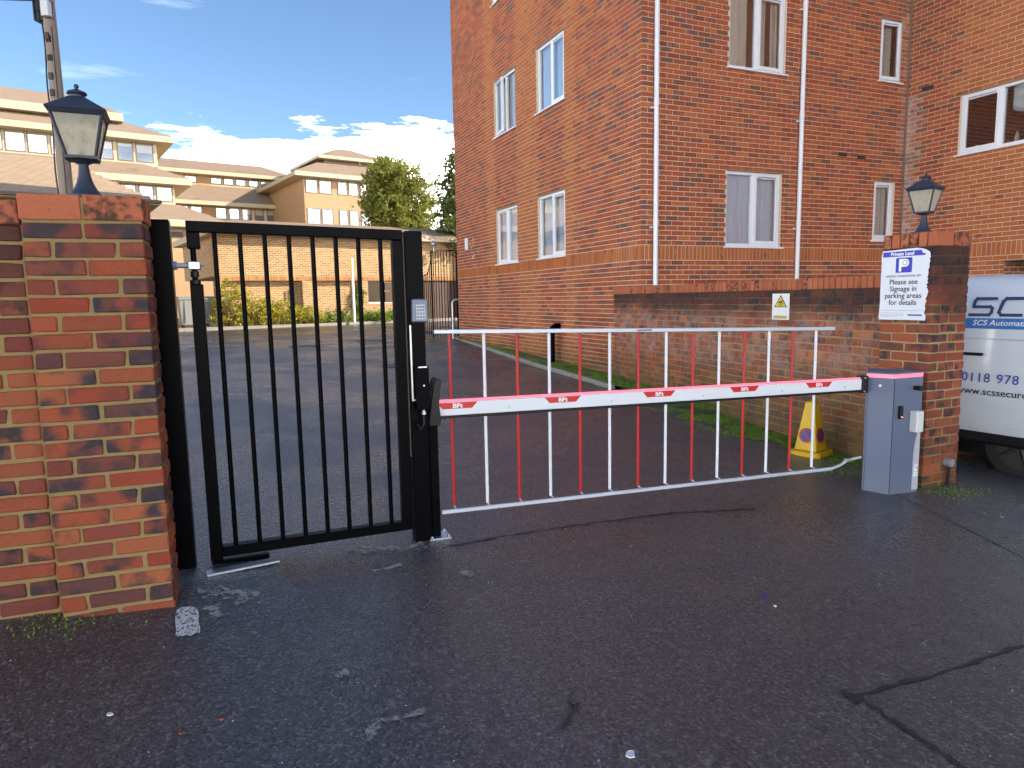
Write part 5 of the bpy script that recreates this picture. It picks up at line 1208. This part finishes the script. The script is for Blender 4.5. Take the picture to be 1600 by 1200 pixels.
# right pavilion
DC = 57.; c0 = sd(475, 300, DC)[0]; c1 = sd(640, 300, DC)[0]
storey(c0, c1, DC, .3, zz(520, 277.5, DC), zz(520, 278, DC-1), zz(520, 271.5, DC-1), 1.0, zz(545, 258, DC+1.7), 1.9, 11, pw(DC, 288, (477, 496), (498, 518), (527, 542), (544, 559), (562, 577), (580, 596)), M_palebrick, True, (zz(520, 304, DC), zz(520, 276.5, DC)))
D5 = DC+2.2
storey(sd(507, 255, D5)[0], sd(594, 262, D5)[0], D5, zz(550, 268, D5), zz(550, 250, D5), zz(550, 251, D5-.8), zz(550, 246.5, D5-.8), .8, zz(545, 234.5, D5+2), 2.0, 7, [], M_brownframe, True, (0, 1))
for (a, b) in pw(DC, 338, (480, 501), (503, 521), (530, 544), (546, 561), (564, 580)):
    mb = MB(FF); t = .06; wz0, wz1 = zz(520, 354, DC), zz(520, 327, DC)
    mb.box((a, DC-.05, wz0), (a+t, DC-.005, wz1)); mb.box((b-t, DC-.05, wz0), (b, DC-.005, wz1)); mb.box((a+t, DC-.05, wz1-t), (b-t, DC-.005, wz1)); wn = mb.build('window', M_brownframe, of)
    mb = MB(FF); mb.quad((a+t, DC-.02, wz0), (b-t, DC-.02, wz0), (b-t, DC-.02, wz1-t), (a+t, DC-.02, wz1-t)); mb.build('pane', M_glassfar, wn)
    mb = MB(FF); mb.quad((a+t, DC-.008, wz0), (b-t, DC-.008, wz0), (b-t, DC-.008, wz1-t), (a+t, DC-.008, wz1-t)); mb.build('office_room', M_office, wn)

# ------------------------------------------------------------------ far pavement, bins, sign, shrubs, railings
kA, kB = gp(250, 519.5), gp(640, 503.5); kd = (kB-kA); kd.z = 0; kd.normalize(); kn = Vector((-kd.y, kd.x, 0))
k0 = kA-kd*14; k1 = kB+kd*8; zk = .5
mb = MB(); q = [k0, k1, k1+kn*30, k0+kn*30]
mb.add([(p.x, p.y, zk+.105) for p in q], [(0, 1, 2, 3)]); pv = tag(mb.build('pavement', M_paving), 'sunlit pavement strip before the yellow brick building', None, None, 'structure')
nk = int((k1-k0).length/.915); kl = (k1-k0).length/nk
for i in range(nk):
    p = k0+kd*(i*kl); mbk = MB(frame((p.x, p.y, zk), math.atan2(kd.y, kd.x))); mbk.box((0, -.125, -.1), (kl-.008, .0, .112)); mbk.build('kerb_stone', M_concrete, pv)
def wheelie(u, v, lab, D_=None):
    p = gp(u, v); p.z = zk+.105
    q = onplane(u, v, (0, 0, zk+.105), (0, 0, 1)); F_ = frame((q.x, q.y, zk+.105), TH-.05)
    t = thing('refuse_bin', lab, 'bin', F_, 'large bins by the far wall')
    mb = MB(F_); mb.prism([(-.36, -.34), (.36, -.34), (.36, .34), (-.36, .34)], .10, 1.06, [(-.42, -.41), (.42, -.41), (.42, .41), (-.42, .41)]); mb.build('bin_body', M_bin, t, bevel=.02, seg=2)
    mb = MB(F_); mb.box((-.45, -.44, 1.062), (.45, .44, 1.12)); mb.prism([(-.44, -.42), (.44, -.42), (.44, .42), (-.44, .42)], 1.121, 1.2, [(-.40, -.28), (.40, -.28), (.40, .38), (-.40, .38)]); mb.build('bin_lid', M_bin, t, bevel=.015)
    for x in (-.28, .28):
        for y in (-.26, .26): mb = MB(F_); mb.tube([(x-.03, y, .07), (x+.03, y, .07)], .07, 10); mb.build('castor', M_tyre, t)
    for x in (-.2, .2): mb = MB(F_); mb.box((x-.03, -.43, .2), (x+.03, -.40, 1.05)); mb.build('rib', M_bin, t)
wheelie(299, 511.5, 'pale grey refuse bin nearer the gate hinge, by the far wall')
wheelie(336, 509.0, 'pale grey refuse bin standing next to the yellow shrub')
q = onplane(554, 501, FN*(DF-1.5), FN); gpz = zk+.105
sp_ = thing('sign_post', 'slim white post with an edge-on amber sign before the yellow wall', 'sign', frame((q.x, q.y, gpz), TH))
hz = yat(549, 403, q.y).z; mb = MB(frame((q.x, q.y, 0), TH)); mb.tube([(0, 0, gpz-.02), (0, 0, hz)], .055, 10); mb.build('post', M_whitevinyl, sp_, smooth=True)
h2 = yat(549, 420, q.y).z; mb = MB(frame((q.x, q.y, 0), TH)); mb.box((-.17, -.07, h2), (-.06, -.057, hz-.02)); mb.build('sign_plate', M_signyellow, sp_)
def leafy(mb, c, rad, nclump, nleaf, size, rr, hollow=.3, flat=1., power=.5):
    for i in range(nclump):
        while True:
            d = Vector((rr.uniform(-1, 1), rr.uniform(-1, 1), rr.uniform(-1, 1)))
            if hollow < d.length < 1: break
        k = noise.noise(d*2.3+Vector(c)*.37)*.22+1
        cc = Vector(c)+Vector((d.x*rad[0], d.y*rad[1], d.z*rad[2]))*k
        cr = size*rr.uniform(1.6, 3.4); tone = rr.random()*.6
        for j in range(nleaf):
            p = cc+Vector((rr.gauss(0, 1), rr.gauss(0, 1), rr.gauss(0, .8)))*cr*.5
            a = Vector((rr.gauss(0, 1), rr.gauss(0, 1), rr.gauss(0, 1))).normalized(); b = a.cross(Vector((rr.gauss(0, 1), rr.gauss(0, 1), rr.gauss(0, 1)))).normalized()
            s = size*rr.uniform(.6, 1.2); mb.add([p-a*s*.9, p-b*s*.42, p+a*s*.9, p+b*s*.42], [(0, 1, 2, 3)], tone+rr.random()*.4+.001)
def tree(u, v, Y, radx, hgt, label, mat, nclump, seed, zc_=None):
    rr = random.Random(seed); p = yat(u, v, Y); g_ = gz(max(-40, min(25, p.x)), min(40, Y)); c = Vector((p.x, Y, p.z))
    t = thing('broadleaf_tree', label, 'tree', frame((p.x, Y, g_), 0), 'trees beyond the low building')
    mb = MB(); mb.tube([(p.x, Y, g_-.1), (p.x+.05, Y, g_+1.5), (p.x-.05, Y, c.z-hgt*.3), (p.x+.1, Y, c.z+hgt*.5)], [.24, .19, .15, .04], 12)
    for i in range(16):
        a = rr.uniform(0, 6.28); z_ = c.z-hgt*.65+rr.random()*hgt*1.1; e = Vector((math.cos(a)*radx*.75, math.sin(a)*radx*.75, hgt*rr.uniform(.15, .4)))
        s_ = Vector((p.x, Y, z_)); mb.tube([s_, s_+e*.5+Vector((0, 0, .1)), s_+e], [.07, .045, .015], 6)
    mb.build('trunk', M_bark, t, smooth=True)
    mb = MB(); leafy(mb, c, (radx, radx, hgt), nclump, 34, .15, rr, .25)
    for i in range(9):
        a = rr.uniform(0, 6.28); k = rr.uniform(.5, .8); leafy(mb, c+Vector((math.cos(a)*radx*k, math.sin(a)*radx*k, rr.uniform(-.6, .7)*hgt)), (radx*.42,)*2+(hgt*.33,), nclump//10, 30, .15, rr, .1)
    mb.build('crown', mat, t)
tree(625, 322, 40, 2.15, 2.75, 'green and yellow tree in full leaf beside the office pavilion', M_leaf_tree, 300, 5)
tree(722, 318, 34, 1.05, 2.6, 'thin darker tree half hidden behind the red brick flats', M_leaf_dark, 110, 8)
def shrub(u, v, rx, rz, label, mat, n_, seed, nm='shrub', size=.07):
    rr = random.Random(seed); q = onplane(u, v, FN*(DF-rx*.75), FN); t = thing(nm, label, 'plant', frame((q.x, q.y, zk+.105), 0), 'plants below the yellow wall')
    mb = MB()
    for i in range(9):
        a = rr.uniform(0, 6.28); mb.tube([(q.x+math.cos(a)*.1, q.y+math.sin(a)*.1, zk+.1), (q.x+math.cos(a)*rx*.6, q.y+math.sin(a)*rx*.5, zk+rz*1.3)], [.02, .006], 5)
    mb.build('stems', M_bark, t)
    mb = MB(); leafy(mb, (q.x, q.y, zk+.1+rz*.85), (rx, rx*.7, rz), n_, 26, size, rr, .1); mb.build('foliage', mat, t)
def onF(u, v):                                                             # contact pixel on the strip in front of the wall
    return u, v
shrub(362, 506, .8, .95, 'tall yellow-green shrub rising beside the bins', M_leaf_shrub, 90, 21)
shrub(400, 506, .8, .6, 'rounded bright yellow-green shrub at the foot of the wall', M_leaf_shrub, 80, 22)
shrub(440, 503, .85, .52, 'yellow-green shrub before the dark bricked-up bay', M_leaf_shrub, 80, 23)
shrub(478, 502, .8, .38, 'low yellowing shrub below the brick pier', M_leaf_shrub, 70, 24)
shrub(522, 500.5, .9, .25, 'low green plants left of the white sign post', M_leaf_low, 60, 25, 'low_plant')
shrub(585, 498.5, 1.0, .24, 'low grassy green plants below the far window', M_leaf_low, 70, 26, 'low_plant')
shrub(622, 497.5, .8, .22, 'low green plants toward the brown timber door', M_leaf_low, 60, 27, 'low_plant')
rr = random.Random(31); q = onplane(557, 482, (0, 0, 0), (0, 0, 1)) if False else None
s_c = sd(558, 465, DF+.25)
t = thing('climbing_plant', 'green climber in the shaded bay corner behind the white post', 'plant', FF @ Matrix.Translation((s_c[0], DF+.2, zk+.1)), 'plants below the yellow wall')
mb = MB(); c = FF @ Vector((s_c[0], DF+.2, s_c[1]-.3)); leafy(mb, c, (.35, .3, .95), 60, 24, .06, rr, .0); mb.build('foliage', M_leaf_low, t)
mb = MB(); mb.tube([FF @ Vector((s_c[0], DF+.25, zk+.1)), FF @ Vector((s_c[0]+.1, DF+.25, s_c[1]+.3))], .015, 6); mb.build('stems', M_bark, t)
# railings at the back corner of the flats
RY = 19.2
rl = thing('railings', 'black iron railings with swept top and ball finial behind the flats', 'railings', frame(yat(700, 505, RY), YB))
base_z = gz(-1.6, RY)
def rlp(u): p = yat(u, 480, RY); return p.x
zt_hi = yat(690, 392, RY).z; zt_lo = yat(665, 430, RY).z
bars = [664, 667, 670, 673, 676, 679, 682.5, 687, 691, 695.5, 700, 705, 710, 715]
for u in bars:
    x = rlp(u); zt2 = zt_hi if u >= 676 else zt_lo+max(0, (u-666)/10)**2.2*(zt_hi-zt_lo)*.8
    r_ = .022 if u in (676, 715) else .011
    mb = MB(); mb.tube([(x, RY, base_z-.05), (x, RY, zt2)], r_, 8); mb.build('post' if r_ > .02 else 'bar', M_black, rl)
mb = MB(); q = [(rlp(664+i), RY, zt_lo+max(0, (664+i-666)/10)**2.2*(zt_hi-zt_lo)*.8) for i in range(13)]; mb.tube(q, .013, 6); mb.tube([(rlp(676), RY, zt_hi), (rlp(715), RY, zt_hi)], .013, 6); mb.tube([(rlp(664), RY, base_z+.15), (rlp(715), RY, base_z+.15)], .013, 6); mb.build('rails', M_black, rl)
mb = MB(); x = rlp(681); mb.ball((x, RY, zt_hi+.19), .075, 12); mb.tube([(x, RY, zt_hi-.02), (x, RY, zt_hi+.13)], .02, 8); mb.build('ball_finial', M_steelgrey, rl, smooth=True)
hr = thing('handrail', 'grey tubular handrail standing at the back corner of the flats', 'handrail', frame(yat(707, 505, 18.5), 0))
x = yat(707, 480, 18.5).x; zt2 = yat(712, 468, 18.5).z; g_ = gz(x, 18.5); mb = MB(); mb.tube([(x, 18.5, g_-.02), (x, 18.5, zt2-.08), (x+.03, 18.5, zt2-.02), (x+.1, 18.5, zt2), (x+.45, 18.6, zt2)], .03, 10); mb.build('rail_tube', M_steelgrey, hr, smooth=True)

# ------------------------------------------------------------------ litter
def twig(pts, r_, label):
    mb = MB(); 
    for c_ in pts: mb.tube(c_, [r_]*(len(c_)-1)+[r_*.5], 6)
    tag(mb.build('twig', M_tar), label, 'twig')
twig([[gp(875, 1143, .005), gp(890, 1122, .007), gp(906, 1100, .006)], [gp(888, 1095, .006), gp(899, 1103, .007), gp(907, 1100, .006)]], .005, 'small dark forked twig lying on the open tarmac')
def scrap(u, v, s, mat, label, nm='litter_scrap', cat='litter', grp=None):
    p = gp(u, v, .004); n_ = 7; pts = []
    for i in range(n_): a = i*6.283/n_; r_ = s*rng.uniform(.6, 1.1); pts.append((p.x+math.cos(a)*r_, p.y+math.sin(a)*r_*1.0, p.z+.001+rng.uniform(0, s*.25)))
    mb = MB(); mb.add([(x, y, z-.004) for x, y, z in pts]+[(x, y, z) for x, y, z in pts], [tuple(range(n_-1, -1, -1)), tuple(range(n_, 2*n_))]+[(i, (i+1) % n_, n_+(i+1) % n_, n_+i) for i in range(n_)])
    return tag(mb.build(nm, mat), label, cat, grp)
scrap(985, 1181, .022, M_whitevinyl, 'flattened pale scrap of litter near the forked twig')
scrap(172, 1118, .012, M_whitevinyl, 'tiny pale litter scrap on tarmac before the left pillar')
for u, v, lb_ in ((283, 1147, 'tiny red brick crumb lying closer to the pale litter scrap by the left pillar'), (347, 1125, 'tiny red brick crumb lying closer to the forked twig')): scrap(u, v, .008, M_cope, lb_, 'brick_crumb', 'debris', 'brick crumbs on the tarmac')
scrap(1195, 932, .016, M_txtblue, 'small blue scrap of litter on the tarmac')
scrap(1211, 948, .009, M_whitevinyl, 'small white fleck beside the blue litter scrap')
scrap(1565, 809, .014, M_signyellow, 'orange fallen leaf on tarmac before the van', 'fallen_leaf', 'leaf')
rr = random.Random(77); mb = MB()
for i in range(420):
    if i < 230: p = Vector((rr.uniform(-2.2, 3), rr.uniform(1.6, 4.5), 0))
    else:
        s = rr.uniform(2, WL); b = WA+wd_*s; p = Vector((b.x-rr.uniform(.1, .55), b.y-rr.uniform(0, .2), 0)) if i < 330 else Vector((rr.uniform(3.0, 4.3), rr.uniform(4.6, 5.2), 0))
    s = rr.uniform(.0015, .0038); z_ = gz(p.x, p.y); a = rr.random()*3
    pts = [(p.x+math.cos(a+k*1.57)*s*rr.uniform(.6, 1.2), p.y+math.sin(a+k*1.57)*s*rr.uniform(.6, 1.2)) for k in range(4)]
    mb.add([(x, y, z_) for x, y in pts]+[(p.x, p.y, z_+s*.9)], [(0, 1, 4), (1, 2, 4), (2, 3, 4), (3, 0, 4)])
tag(mb.build('grit', M_offwhite), 'pale grit scattered over the tarmac', 'grit', None, 'stuff')
